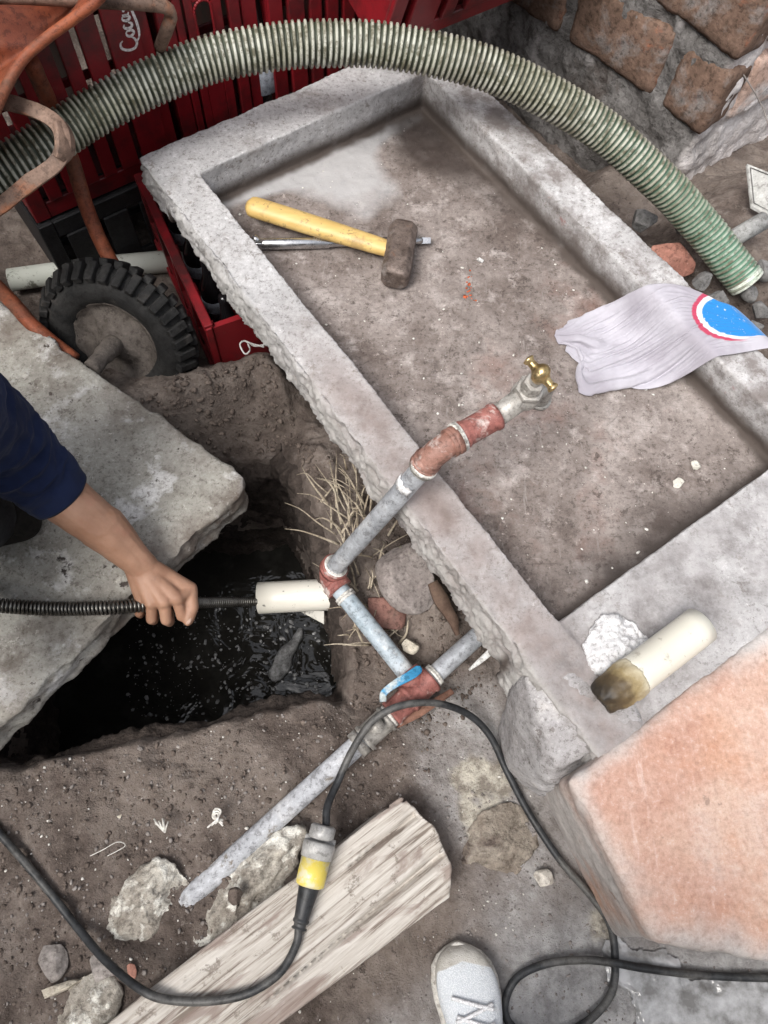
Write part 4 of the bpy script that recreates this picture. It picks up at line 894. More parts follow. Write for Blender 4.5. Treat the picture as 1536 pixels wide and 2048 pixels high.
# ------------------------------------------------------------------ photographer's running shoe and trouser leg
viewer = thing('person', 'standing person of whom one white mesh running shoe shows at bottom edge', 'person', (.2, -.40, 0))
toe, heel = P(928, 1884, .03), P(968, 2290, .03); toe[2] = heel[2] = 0; fd = unit(toe-heel); fr = np.array([fd[1], -fd[0], 0]); LL = np.linalg.norm(toe-heel)
print('shoe length', LL)
ts = np.r_[0, .012, .04, .08, .14, .22, .30, .40, .5, .6, .7, .8, .88, .94, .975, .993, 1.0]           # heel..toe
wl = np.interp(ts, [0, .03, .1, .25, .45, .62, .72, .82, .9, .96, 1], [.008, .022, .034, .036, .037, .045, .049, .048, .042, .028, .005])
off = np.interp(ts, [0, .3, .6, .8, 1], [0, .0, .002, -.003, -.010])
ht = np.interp(ts, [0, .05, .2, .35, .5, .65, .8, .9, .96, 1], [.07, .085, .095, .092, .082, .068, .055, .046, .038, .016])
def shell(b, zlo, zhi, wmul, n=28, prof=None):
    vs = []
    for t, wd, o2, h in zip(ts, wl, off, ht):
        c = heel+fd*LL*t+fr*o2
        for k in range(n):
            a = 2*math.pi*k/n; ca, sa = math.cos(a), math.sin(a)
            x = math.copysign(abs(ca)**.75, ca)*wd*wmul; top = h if zhi is None else zhi; y = zlo+(top-zlo)*(.5+.5*math.copysign(abs(sa)**(.7 if sa < 0 else .95), sa))
            vs.append(c+fr*x+np.array([0, 0, y]))
    b.add(vs, [tuple(f) for f in grid(len(ts), n, True)]+[tuple(range(n))[::-1], tuple(range((len(ts)-1)*n, len(ts)*n))])
b = MB(); shell(b, .014, None, .97); me = b.mesh(); bmm = bmesh.new(); bmm.from_mesh(me); bmesh.ops.subdivide_edges(bmm, edges=bmm.edges, cuts=2, use_grid_fill=True, smooth=.6); bmm.to_mesh(me); bmm.free()
c_ = co(me); fl = (c_-heel)@fd/LL; sx_ = (c_-heel)@fr-np.interp(fl, ts, off)
attr(me, 'overlay', np.maximum(sstep(.885, .93, fl+.05*np.abs(sx_)/.045), sstep(.62, .8, np.abs(sx_)/np.interp(fl, ts, wl))*sstep(.045, .03, c_[:, 2]-.25*(fl-.8)*.1)))
m = Mat('white knit mesh', .8, .2); holes = m.voro(520); c = m.mix(m.ramp(holes, [(.28, 0.0), (.52, 1.0)]), (.74, .76, .78), (.58, .61, .64))
c = m.mix(m.ramp(m.attr('overlay'), [(.4, 0.0), (.6, 1.0)]), c, m.ramp(m.noise(24, 6, .7), [(.38, (.34, .315, .275)), (.62, (.56, .54, .50))]))
c = m.mix(m.ramp(m.noise(12, 5, .7), [(.58, 0.0), (.75, .5)]), c, (.36, .33, .28)); m.col(c); m.bump(holes, .5, .0015)
shoe = obj('shoe', me, m.m, viewer)
b = MB(); shell(b, .002, .026, 1.10); obj('sole', b.mesh(), grainy('off white foam sole', (.42, .40, .36), (.60, .58, .54), 16, [((.28, .24, .2), 12, .58, .72)], 90, .3, .001, .7).m, shoe)
MAT_LACE = grainy('white laces', (.68, .68, .69), (.78, .78, .79), 40, fine=300).m
def topz(t): return np.interp(t, ts, ht)
for k, t in enumerate((.70, .655, .61, .565, .52, .475)):
    pts = []
    for x in np.linspace(-1, 1, 9):
        w_ = np.interp(t, ts, wl); tt = t+.050*x*(1 if k % 2 else -1)*.7; xx = x*.62; zz = .014+(topz(tt)-.014)*(.5+.5*math.sqrt(max(0, 1-abs(xx)**2.4))**.95)+.0035
        pts.append(heel+fd*LL*tt+fr*(w_*xx+np.interp(t, ts, off))+np.array([0, 0, zz]))
    b = MB(); b.tube(smooth_path(pts, 24), .0030, 8); obj('lace', b.mesh(), MAT_LACE, shoe)
b = MB(); an = heel+fd*LL*.22; b.capsule(an+(0, 0, .06), an-fd*.05+np.array([0, 0, .48]), .048, .065); b.capsule(an-fd*.05+np.array([0, 0, .48]), an-fd*.06+np.array([.0, 0, .88]), .068, .095)
obj('trouser_leg', push(remesh(b.mesh(), .008, 3), lambda c, n: .006*fbm(c, 10, 3, 4)), grainy('blue grey jeans', (.03, .04, .06), (.06, .075, .10), 20, fine=250).m, viewer)

# ------------------------------------------------------------------ red bottle crates
m = Mat('scuffed red crate plastic', .42, .45)
c = m.ramp(m.noise(6, 5), [(.3, (.15, .006, .010)), (.7, (.26, .012, .018))]); c = m.mix(m.ramp(m.noise(30, 6, .75), [(.60, 0.0), (.76, .4)]), c, (.20, .07, .06)); c = m.mix(m.ramp(m.noise(5, 7, .7), [(.46, 0.0), (.62, .85)]), c, (.03, .012, .012)); m.col(c); m.bump(m.noise(80, 3), .1, .001); MAT_RED = m.m
MAT_INK = grainy('white crate print', (.62, .60, .60), (.74, .72, .72), 40, fine=200).m
def rotz(a): return np.array([[math.cos(a), -math.sin(a), 0], [math.sin(a), math.cos(a), 0], [0, 0, 1.0]])
AB = math.atan2(BB[1], BB[0])
# cursive word mark drawn as pen strokes (x along the word, y up, cap height 1)
SCRIPT = [[(.62, .80), (.50, .98), (.22, .95), (.02, .60), (.02, .22), (.25, .02), (.55, .12), (.70, .30)],
          [(.98, .50), (.80, .46), (.72, .25), (.84, .05), (1.0, .12), (1.05, .36), (.96, .50)],
          [(1.42, .46), (1.28, .52), (1.16, .34), (1.18, .10), (1.34, .04), (1.48, .22)],
          [(1.84, .44), (1.70, .50), (1.58, .30), (1.64, .06), (1.80, .14), (1.88, .46), (1.86, .12), (1.98, .06)],
          [(2.05, .30), (2.22, .32)],
          [(2.98, .86), (2.84, 1.0), (2.56, .95), (2.36, .60), (2.38, .20), (2.60, .02), (2.90, .12), (3.04, .30)],
          [(3.30, .50), (3.12, .46), (3.06, .24), (3.18, .05), (3.34, .14), (3.38, .36), (3.30, .50)],
          [(3.52, .20), (3.74, .80), (3.68, 1.02), (3.58, .80), (3.58, .20), (3.70, .04), (3.84, .2)],
          [(4.18, .44), (4.04, .50), (3.92, .30), (3.98, .06), (4.14, .14), (4.22, .46), (4.20, .12), (4.36, .06)],
          [(.30, .02), (.60, -.22), (1.3, -.26), (2.2, -.14), (2.9, -.22), (3.4, -.34)]]
def wordmark(b, T, h, wd):
    for st in SCRIPT:
        pts = smooth_path([np.array([x, y, 0.0]) for x, y in st], 26); n = len(pts); d = np.gradient(pts, axis=0); d /= np.linalg.norm(d, axis=1)[:, None]+1e-9; sd_ = np.c_[-d[:, 1], d[:, 0], 0*d[:, 0]]
        ww = wd*np.interp(np.linspace(0, 1, n), [0, .2, .8, 1], [.5, 1, 1, .4])[:, None]
        vs = np.vstack([pts-sd_*ww, pts+sd_*ww])*h; b.add(np.array([T(p) for p in vs]), [(i, i+1, n+i+1, n+i) for i in range(n-1)])
def crate(label, loc, ang, Wd=.30, Hc=.44, Dp=.30, tiltm=None, word=None, handle=None, ribs=(.0, .06, .10, .155, .20, .25)):
    """crate stood on end: its ribbed side faces local -y"""
    o = thing('bottle_crate', label, 'crate', loc, 'red bottle crates')
    Rz = rotz(ang); Rz = Rz if tiltm is None else Rz @ tiltm; loc = np.asarray(loc, float)
    T = lambda p: loc+Rz @ np.asarray(p, float)
    def bx(b, x0, x1, y0, y1, z0, z1): b.box(T(((x0+x1)/2, (y0+y1)/2, (z0+z1)/2)), ((x1-x0)/2, (y1-y0)/2, (z1-z0)/2), Rz)
    b = MB(); th = .006
    for x0, x1, y0, y1, z0, z1 in ((0, .034, 0, .012, 0, Hc), (Wd-.034, Wd, 0, .012, 0, Hc), (.034, Wd-.034, .001, .013, 0, .04), (.034, Wd-.034, .001, .013, Hc-.045, Hc-.002)): bx(b, x0, x1, y0, y1, z0, z1)
    for y in (.0, Dp-.012):
        pass
    for x0, x1, y0, y1 in ((0, th, .012, Dp), (Wd-th, Wd, .012, Dp)): bx(b, x0, x1, y0, y1, 0.002, Hc-.003)
    bx(b, th, Wd-th, .013, Dp, .003, .009); bx(b, th, Wd-th, .013, Dp, Hc-.010, Hc-.004)
    for z in (.10, .22, .33): bx(b, .0035, Wd-.0035, .05, .056, z, z+.02)
    for x in (.10, .20): bx(b, x-.003, x+.003, .06, Dp-.01, .01, Hc-.012)
    me = bevelled(b.mesh(), .002, 1); obj('body', me, MAT_RED, o, False)
    for x0, x1 in ribs:
        b = MB()
        if handle and x0 <= handle[0] <= x1:
            hx0, hx1, hz0, hz1 = handle[1:]; n = 20; cx, hw, r = (hx0+hx1)/2, (hx1-hx0)/2, (hx1-hx0)/2
            bx(b, x0, hx0, -.004, .010, .041, Hc-.046); bx(b, hx1, x1, -.004, .010, .041, Hc-.046); bx(b, hx0+.0005, hx1-.0005, -.0035, .010, .041, hz0); bx(b, hx0+.0005, hx1-.0005, -.0035, .010, hz1, Hc-.046)
            ring = [(cx+(hw-.001)*math.cos(a), (hz1-r if math.sin(a) > 0 else hz0+r)+r*math.sin(a)) for a in np.arange(n)*2*math.pi/n]
            for p, q in zip(ring, ring[1:]+ring[:1]):
                a, c2 = np.array([p[0], 0, p[1]]), np.array([q[0], 0, q[1]]); b.tube([T(a+(0, -.004, 0)), T(c2+(0, -.004, 0))], .0032, 6)
        else: bx(b, x0, x1, -.004, .010, .041, Hc-.046)
        obj('rib', bevelled(b.mesh(), .003, 2), MAT_RED, o, False)
    if word:
        x, z, h = word; b = MB(); wordmark(b, lambda p: T((x-p[1], -.0052, z+p[0])), h, .075); obj('lettering', b.mesh(), MAT_INK, o, False)
    return o
zc = .095
MAT_BLK = grainy('black crate plastic', (.010, .010, .011), (.022, .022, .024), 12, rough=.5).m
crate('red crate standing on end at far left with white script lettering', ST(-.15, -.215, zc), AB, Wd=.355, Hc=.47, word=(.322, .285, .034), ribs=((.045, .075), (.088, .118), (.131, .161), (.174, .204), (.217, .257), (.268, .332)))
crate('red crate standing on end behind basin with oval hand hole', ST(-.15, .158, zc), AB, Wd=.215, Hc=.47, ribs=((.036, .052), (.058, .136), (.150, .176)), handle=(.1, .075, .115, .245, .325))
crate('red crate standing on end right of the one with hand hole', ST(-.14, .395, zc), AB, Wd=.34, Hc=.47, ribs=((.045, .085), (.098, .128), (.141, .171), (.184, .214), (.227, .30)), word=(.082, .30, .028))
for lab, t0 in (('black crate lying under the lettered red crate', -.22), ('black crate lying behind the far basin rim', .22)):
    o_c = crate(lab, ST(-.14, t0, -.128), AB, Wd=.43, Hc=.22, Dp=.30, ribs=((.05, .12), (.14, .20), (.23, .30), (.32, .38)))
    for ch in o_c.children: ch.data.materials.clear(); ch.data.materials.append(MAT_BLK)
tl = rotz(.0) @ np.array([[1, 0, 0], [0, .94, -.34], [0, .34, .94]])
cr0, cr1 = P(868, 66, .33), P(1050, -8, .33)
crate('red crate tipped against the wall behind the arch of the hose', cr0-unit(cr1-cr0)*.14, math.atan2(*(cr1-cr0)[1::-1]), Wd=.44, Hc=.34, Dp=.26, tiltm=tl, ribs=((.05, .12), (.14, .17), (.20, .28), (.31, .39)))
# crate half under the basin: scalloped side with bottles showing
ca, cb = P(318, 470, -.06), P(446, 748, -.06); cdv = unit(cb-ca); L = np.linalg.norm(cb-ca); cin = np.array([-cdv[1], cdv[0], 0])
o = thing('bottle_crate', 'red crate with scalloped side and dark bottles pushed under basin edge', 'crate', lerp(ca, cb, .5)-(0, 0, .03), 'red bottle crates')
nS = 64; xs = np.linspace(0, L, nS); nb = 4
hs_ = .20-.085*np.sqrt(np.clip(1-((xs/L*nb) % 1-.5)**2/.36**2, 0, 1))
vs = []
for yy in (0, .010):
    for x, h in zip(xs, hs_): vs.append(ca+cdv*x+cin*yy+np.array([0, 0, -.03])); vs.append(ca+cdv*x+cin*yy+np.array([0, 0, h-.03]))
k2 = 2*nS; fcs = []
for i in range(nS-1):
    a = 2*i; fcs += [(a, a+2, a+3, a+1), (k2+a, k2+a+1, k2+a+3, k2+a+2), (a+1, a+3, k2+a+3, k2+a+1), (a, k2+a, k2+a+2, a+2)]
fcs += [(0, 1, k2+1, k2), (k2-2, 2*k2-2, 2*k2-1, k2-1)]
obj('side_panel', mesh(vs, fcs), MAT_RED, o, False)
Rc = np.stack([cdv, cin, (0, 0, 1)], 1); b = MB()
for zz, hh, yy in ((-.022, .012, .012), (.045, .006, .008), (.175, .008, .010)): b.box(lerp(ca, cb, .5)+np.array([0, 0, zz])-cin*.004, (L/2+.006, yy, hh), Rc)
for k in range(nb+1): b.box(ca+cdv*(L*k/nb)-cin*.005+np.array([0, 0, .075]), (.009, .007, .10), Rc)
obj('rail', bevelled(b.mesh(), .002, 1), MAT_RED, o, False)
b = MB(); b.box(cb+cin*.14+np.array([0, 0, .07]), (.006, .135, .10), Rc); b.box(ca+cin*.14+np.array([0, 0, .07]), (.006, .135, .10), Rc); b.box(lerp(ca, cb, .5)+cin*.14+np.array([0, 0, -.025]), (L/2-.008, .12, .004), Rc); b.box(lerp(ca, cb, .5)+cin*.275+np.array([0, 0, .06]), (L/2-.008, .004, .08), Rc)
obj('body', b.mesh(), MAT_RED, o, False)
MAT_BOT = Mat('dark bottle glass', .12, .5).col((.010, .009, .010)).m; MAT_CAP = grainy('pale bottle label', (.30, .33, .38), (.42, .45, .5), 30).m
def bottle(label, base, d, sc=1.0):
    o = thing('bottle', label, 'bottle', base, 'bottles in the red crates'); d = unit(d); hsx = np.array([0, .004, .10, .125, .155, .185, .205, .215])*sc; rx = np.array([.024, .031, .031, .029, .016, .0125, .0125, .011])*sc
    b = MB(); b.tube([np.asarray(base)+d*h for h in hsx], rx, 24); obj('glass', b.mesh(), MAT_BOT, o)
    b = MB(); b.tube([np.asarray(base)+d*h*sc for h in (.05, .051, .089, .09)], np.array([.0312, .0317, .0317, .0312])*sc, 24); obj('paper_label', b.mesh(), MAT_CAP, o)
for k, lb in enumerate(('dark bottle in the scalloped crate, farthest along the basin edge', 'dark bottle in the scalloped crate, second from the far end', 'dark bottle in the scalloped crate, third from the far end', 'dark bottle in the scalloped crate, nearest the mud bank')):
    bottle(lb, ca+cdv*(L*(k+.5)/nb)+cin*.050+np.array([0, 0, -.019]), (0, 0, 1), .92)
bottle('pale labelled bottle upright between the two upper red crates', ST(-.19, .383, .096), (0, 0, 1), 1.45)

# ------------------------------------------------------------------ wheelbarrow
MAT_ORG = grainy('flaking orange paint over rust', (.17, .042, .02), (.28, .08, .035), 8, [((.11, .055, .035), 7, .50, .64), ((.50, .47, .42), 17, .70, .74), ((.05, .04, .035), 12, .64, .76)], 70, .6, .002, .65, .35).m
MAT_RST = grainy('rusty brown steel', (.12, .075, .055), (.24, .16, .12), 14, [((.34, .12, .05), 9, .56, .68), ((.05, .04, .035), 12, .58, .72)], 70, .6, .002, .7, .35).m
bar_ = thing('wheelbarrow', 'rusty orange wheelbarrow with muddy wheel tipped beside the crates', 'wheelbarrow', P(235, 700, -.08))
# tray: tipped pan whose curled lip shows in the upper left corner
lpts = [P(225, -60, .66), P(200, -5, .64), P(150, 35, .62), P(95, 75, .60), P(45, 120, .58), P(12, 175, .56), P(-30, 260, .55), P(-120, 380, .54), P(-330, 330, .60), P(-470, 60, .70), P(-330, -240, .78), P(20, -220, .74)]
lip = smooth_path(lpts+lpts[:1], 97)[:-1]; n = 96; mid = lip.mean(0); uu_, sv_, vt_ = np.linalg.svd(lip-mid); dn = vt_[2]*(1 if vt_[2]@(mid-CAMP) > 0 else -1); vs = []
for sc_, dp in ((1.0, 0), (.97, .015), (.90, .07), (.82, .13), (.74, .165), (.62, .18), (.35, .182), (.02, .183)): vs.append(mid+(lip-mid)*sc_+dn*dp)
me = qmesh(np.vstack(vs), grid(8, n, True)); push(me, lambda c, nn: .005*fbm(c, 9, 3, 3)); to = obj('tray', me, MAT_ORG, bar_); sm = to.modifiers.new('thick', 'SOLIDIFY'); sm.thickness = .004
b = MB(); b.tube(np.vstack([lip, lip[:1]]), .008, 10); obj('tray_lip', b.mesh(), MAT_ORG, to)
def ribbon(b, pts, wd, th, n=60, up=(0, 0, 1)):
    p, t, u, bb = frames(smooth_path(pts, n)); s = np.cross(t, up); s /= np.linalg.norm(s, axis=1)[:, None]; q = np.cross(s, t); vs = []; wd = np.interp(np.linspace(0, 1, n), np.linspace(0, 1, len(np.atleast_1d(wd))), np.atleast_1d(wd)) if np.ndim(wd) else np.full(n, wd)
    for i in range(n):
        for x, y in ((-1, -1), (1, -1), (1, 1), (-1, 1)): vs.append(p[i]+s[i]*x*wd[i]+q[i]*y*th)
    b.add(vs, [tuple(f) for f in grid(n, 4, True)]+[(3, 2, 1, 0), tuple(range(4*n-4, 4*n))])
b = MB(); ribbon(b, [P(-120, 160, .52), P(-20, 196, .52), P(50, 214, .52), P(100, 236, .515), P(122, 262, .51), P(125, 300, .49), P(108, 330, .48), P(60, 365, .47), P(0, 412, .46), P(-90, 470, .46)], .012, .0035, 80, (.25, -.5, .8))
obj('leg_strap', push(bevelled(b.mesh(), .001, 1), lambda c, nn: .0015*fbm(c, 40, 3, 3)), MAT_RST, bar_)
b = MB(); ribbon(b, [P(118, 244, .515), P(128, 268, .505), P(130, 296, .495), P(120, 320, .485)], [.010, .017, .017, .010], .005, 30, (.9, -.2, .4)); obj('strap_end', bevelled(b.mesh(), .001, 1), MAT_RST, bar_)
b = MB(); b.tube(smooth_path([P(-60, -10, .62), P(90, -4, .60), P(250, 6, .58), P(325, 12, .57), P(342, 30, .55), P(335, 55, .53), P(320, 95, .48)], 50), .0105, 12); obj('brace', push(b.mesh(), lambda c, nn: .001*fbm(c, 60, 3, 3)), MAT_RST, bar_)
wc_ = P(240, 674, .065)
for pts in ([P(60, 120, .50), P(130, 280, .34), P(175, 420, .22), P(215, 510, .16), P(248, 556, .135), P(298, 578, .12), P(318, 610, .105)], [P(-180, 440, .36), P(-60, 525, .24), P(20, 600, .16), P(70, 655, .12), P(150, 720, .085)]):
    b = MB(); b.tube(smooth_path(pts, 50), .0145, 14); obj('fork_arm', push(b.mesh(), lambda c, nn: .001*fbm(c, 60, 3, 3)), MAT_ORG, bar_)
# wheel: its axle points up and towards the lower left of the picture
wn_ = unit(P(188, 726, .11)-P(240, 668, .07)); wu = unit(np.cross(wn_, (0, 0, 1))); wv_ = np.cross(wn_, wu)
# axle tilt so that the tyre reads as the oval in the photo
def wpt(x, r, a): return wc_+wn_*x+r*(math.cos(a)*wu+math.sin(a)*wv_)
def lathe(b, prof, seg=96, mod=None):
    vs = []
    for k in range(seg):
        a = 2*math.pi*k/seg
        for x, r in prof: vs.append(wpt(x, r, a))
    m_ = len(prof); idx = []
    for k in range(seg):
        for i in range(m_-1): idx.append((k*m_+i, k*m_+i+1, ((k+1) % seg)*m_+i+1, ((k+1) % seg)*m_+i))
    b.add(vs, idx)
RT = .158
b = MB(); pr = []
for a in np.linspace(-2.6, 2.6, 22): pr.append((.036*math.sin(a), RT-.040+.038*math.cos(a)))
lathe(b, pr, 120); tyre = b.mesh(); MAT_TYR = grainy('muddy black tyre', (.012, .012, .012), (.03, .029, .028), 16, [((.075, .065, .058), 9, .56, .72)], 90, .6, .003, .75, .35).m
wheel = obj('wheel', push(tyre, lambda c, nn: .002*fbm(c, 30, 3, 3)), MAT_TYR, bar_)
b = MB()
for k in range(34):
    for sd_ in (-1, 1):
        a = 2*math.pi*(k+.5*(sd_ > 0))/34; x = sd_*.021; r = RT-.004; c = wpt(x, r, a); rad_ = unit(wpt(0, 1, a)-wpt(0, 0, a)); tan = np.cross(wn_, rad_); 
        ax2 = unit(wn_-rad_*sd_*.55); up2 = unit(np.cross(ax2, tan)); Rk = np.stack([ax2, tan, up2], 1); b.box(c, (.021, .0085, .008), Rk)
obj('tread', bevelled(b.mesh(), .002, 1), MAT_TYR, wheel, False)
b = MB(); lathe(b, [(.030, .006), (.026, .03), (.012, .05), (.008, .070), (.014, .080), (.022, .086), (.025, .092), (.020, .094), (.0, .088), (-.03, .088)], 72)
rim = push(b.mesh(), lambda c, nn: .003*fbm(c, 28, 4, 3)+.0015*fbm(c, 80, 3, 4)); MAT_MUD = grainy('mud caked rim', (.085, .072, .062), (.16, .138, .122), 12, [((.05, .042, .036), 10, .58, .74)], 60, .8, .004).m
obj('rim', rim, MAT_MUD, wheel)
b = MB(); b.tube([wc_+wn_*x for x in (-.05, .02, .035, .075, .078, .12, .122)], [.012, .020, .022, .020, .018, .018, .010], 24)
obj('axle', push(remesh(b.mesh(), .004, 1), lambda c, nn: .003*fbm(c, 50, 4, 3)), MAT_MUD, wheel)

# ------------------------------------------------------------------ stones, rubble, bits
def stone(name, label, cat, px, py, size, zc, mat, seed, rot=0, group=None, sub=.006, sharp=.5, rough=.02):
    """an angular lump: a few random planes cut from a ball, then roughened"""
    r = np.random.default_rng(seed); sx, sy, sz = size; b = MB(); b.ball((0, 0, 0), 1.0, 84, 52); me = b.mesh(); c = co(me)
    for k in range(14):
        n = unit(r.normal(size=3)); d = r.uniform(.50, .80); h = c@n-d; c = c-np.maximum(0, h)[:, None]*n*.97
    c = c*np.array([sx, sy, sz])/2; c = c @ rotz(rot).T
    setco(me, c+P(px, py, zc)); push(me, lambda c, n: rough*min(size)*(1.6*fbm(c, .6/min(size), 3, seed)+1.6*fbm(c, 3.0/min(size), 5, seed+5, .65)))
    o = obj(name, me, mat); tag(o, label, cat, group); return o
GREYST = grainy('grey brown stone', (.21, .185, .17), (.34, .31, .29), 10, [((.12, .10, .09), 9, .58, .74)], 110, .4, .002).m
LICH = grainy('lichen spotted stone', (.21, .18, .168), (.32, .285, .268), 9, [((.12, .10, .09), 9, .60, .76), ((.40, .42, .18), 26, .66, .72)], 110, .4, .002).m
CRUST = grainy('white crusted stone', (.26, .23, .195), (.48, .45, .395), 16, [((.70, .68, .62), 22, .51, .58), ((.11, .085, .07), 12, .56, .70)], 90, .8, .004, coarse=40).m
REDB = grainy('broken red brick', (.27, .12, .09), (.38, .19, .145), 12, [((.56, .53, .49), 14, .60, .68), ((.14, .08, .06), 10, .58, .72)], 80, .6, .003).m
DULLR = grainy('dull red brick', (.17, .085, .07), (.26, .135, .11), 12, [((.12, .08, .065), 10, .50, .66)], 90, .5, .003).m
CREAM = grainy('cream stone', (.40, .36, .29), (.56, .51, .42), 14, [((.25, .21, .17), 14, .58, .72)], 90, .5, .003).m
DARKST = grainy('dark rubble', (.10, .098, .096), (.20, .195, .19), 9, [((.30, .29, .28), 12, .60, .72)], 80, .6, .003).m
CLOD = grainy('damp clod', (.095, .073, .061), (.19, .152, .128), 20, fine=120, bump=.7).m
G = 'stones lying on the soil'
stone('stone', 'large grey brown stone with lichen wedged against the basin side', 'stone', 815, 1150, (.12, .155, .10), .055, LICH, 14, .3, G)
stone('brick_piece', 'dull red brick piece beside the bluish pipe', 'brick', 765, 1225, (.085, .11, .05), .015, DULLR, 5, .6)
stone('stone', 'small cream stone between the two pipes above the lever', 'stone', 820, 1292, (.035, .032, .025), .04, CREAM, 8, 0, G)
stone('stone', 'white crusted stone half buried left of the pipe end', 'stone', 295, 1805, (.165, .125, .05), .0, CRUST, 21, .6, G, rough=.11)
stone('stone', 'long pale crusted stone between grey pipe and timber beam', 'stone', 505, 1765, (.27, .09, .06), .004, CRUST, 33, .67, G, rough=.10)
stone('soil_clod', 'dark brown clod resting on the long crusted stone', 'soil clod', 468, 1795, (.030, .030, .026), .050, CLOD, 4, .2)
stone('stone', 'large beige angular stone in bottom left corner beside the beam', 'stone', 165, 2005, (.125, .105, .06), .006, CRUST, 45, .3, G, rough=.07)
stone('stone', 'flat cream stone lying above the large beige one', 'stone', 122, 1975, (.075, .022, .02), .022, CREAM, 48, .3, G)
stone('stone', 'grey stone touched by the cable near the beam end', 'stone', 208, 1935, (.055, .065, .04), .006, GREYST, 51, 1.2, G)
stone('stone', 'small beige stone left of the grey one by the cable', 'stone', 103, 1925, (.050, .055, .032), .012, GREYST, 57, .4, G)
stone('stone', 'small reddish pebble touching the timber beam upper edge', 'stone', 262, 1942, (.018, .026, .016), .016, REDB, 58, .4, G)
stone('mortar_lump', 'rough brown mortar crust on the yard floor under the cable', 'mortar', 1005, 1690, (.15, .135, .035), .004, grainy('brown crust', (.19, .155, .125), (.34, .30, .25), 14, [((.48, .38, .31), 14, .60, .70), ((.09, .07, .06), 14, .55, .68)], 70, .9, .005, coarse=50).m, 61, .3, rough=.08)
stone('plaster_chip', 'rounded off-white plaster chip at end of the mortar crust', 'plaster', 1090, 1755, (.042, .034, .022), .014, grainy('off white plaster', (.52, .48, .42), (.66, .62, .56), 20).m, 63, .5)
stone('brick_piece', 'broken red brick with white mortar under the hose end', 'brick', 1345, 512, (.13, .09, .075), .115, REDB, 71, -.5)
for k, (px, py, sx, sy, sz, z, lab) in enumerate([(1432, 600, .06, .05, .05, .12, 'grey rubble stone beside the rag, nearest the basin rim'), (1460, 628, .055, .045, .04, .12, 'grey rubble stone touching the printed part of the rag'), (1405, 560, .05, .045, .04, .13, 'grey rubble stone between red brick and hose end'), (1500, 585, .055, .04, .04, .11, 'smooth grey rubble stone just below the hose mouth'), (1522, 625, .05, .05, .045, .11, 'dark rubble stone at right edge below the hose'), (1505, 660, .05, .045, .04, .10, 'dark rubble stone behind the rag near right edge'), (1370, 455, .06, .05, .05, .12, 'dark rubble stone left of the hose under the wall'), (1530, 540, .06, .05, .05, .13, 'dark rubble stone right of the hose mouth'), (1290, 440, .07, .06, .05, .12, 'dark rubble stone beside the right rim under the hose')]):
    stone('rubble_stone', lab, 'stone', px, py, (sx, sy, sz), z, DARKST, 80+k*3, k*.7, 'rubble by the hose end')
b = MB(); b.tube([P(1440, 492, .16), P(1530, 440, .19)], .019, 16); tag(obj('offcut_pipe', b.mesh(), grainy('grey offcut', (.22, .22, .215), (.34, .34, .33), 12).m), 'short grey pipe offcut on the rubble right of the hose', 'pipe')
b = MB(); tq = [P(1494, 326, .20), P(1560, 352, .22), P(1555, 440, .16), P(1503, 412, .15)]; b.prism(np.array(tq)+(0, 0, -.008), np.array(tq)); tl_ = obj('tile', bevelled(b.mesh(), .0015, 1), grainy('dirty white tile', (.42, .42, .40), (.56, .56, .54), 12, [((.15, .14, .13), 8, .60, .74)], 60, .1, .001, .4, .5).m, None, False); tag(tl_, 'broken white wall tile leaning on rubble at right edge', 'tile')
b = MB(); fr_ = [lerp(np.mean(tq, 0), q_, .82)+np.array([0, 0, .0016]) for q_ in tq]; b.tube(fr_+fr_[:1], .0012, 6); obj('edge_line', b.mesh(), DARKST, tl_)

# white plaster splash on the ledge
lm = MB(); lm.ball(P(1235, 1292, RIMZ+.002), (.052, .050, .012), 60, 30); lm = push(remesh(lm.mesh(), .0028), lambda c, n: .010*fbm(c, 40, 4, 3)+.006*fbm(c, 110, 4, 4)+.012*fbm(c, 18, 3, 5))
tag(obj('plaster_heap', lm, grainy('white plaster powder', (.55, .545, .55), (.74, .735, .74), 30, fine=150, bump=.8).m), 'crumbly heap of white plaster on the ledge beside loose pipe', 'plaster')
for k, (px, py, s, lab) in enumerate([(1356, 966, .024, 'small off-white plaster crumb in basin near the dark corner'), (1392, 932, .024, 'small off-white plaster crumb in basin, closer to the rag')]):
    stone('plaster_crumb', lab, 'plaster', px, py, (s, s*.9, .012), FLOORZ+.004, grainy('crumb plaster', (.52, .5, .44), (.66, .63, .57), 40).m, 120+k)
stone('plaster_crumb', 'white chalky crumb on basin floor right of the hammer', 'plaster', 960, 520, (.022, .014, .008), FLOORZ+.003, grainy('chalk', (.55, .54, .52), (.7, .69, .67), 40).m, 125)

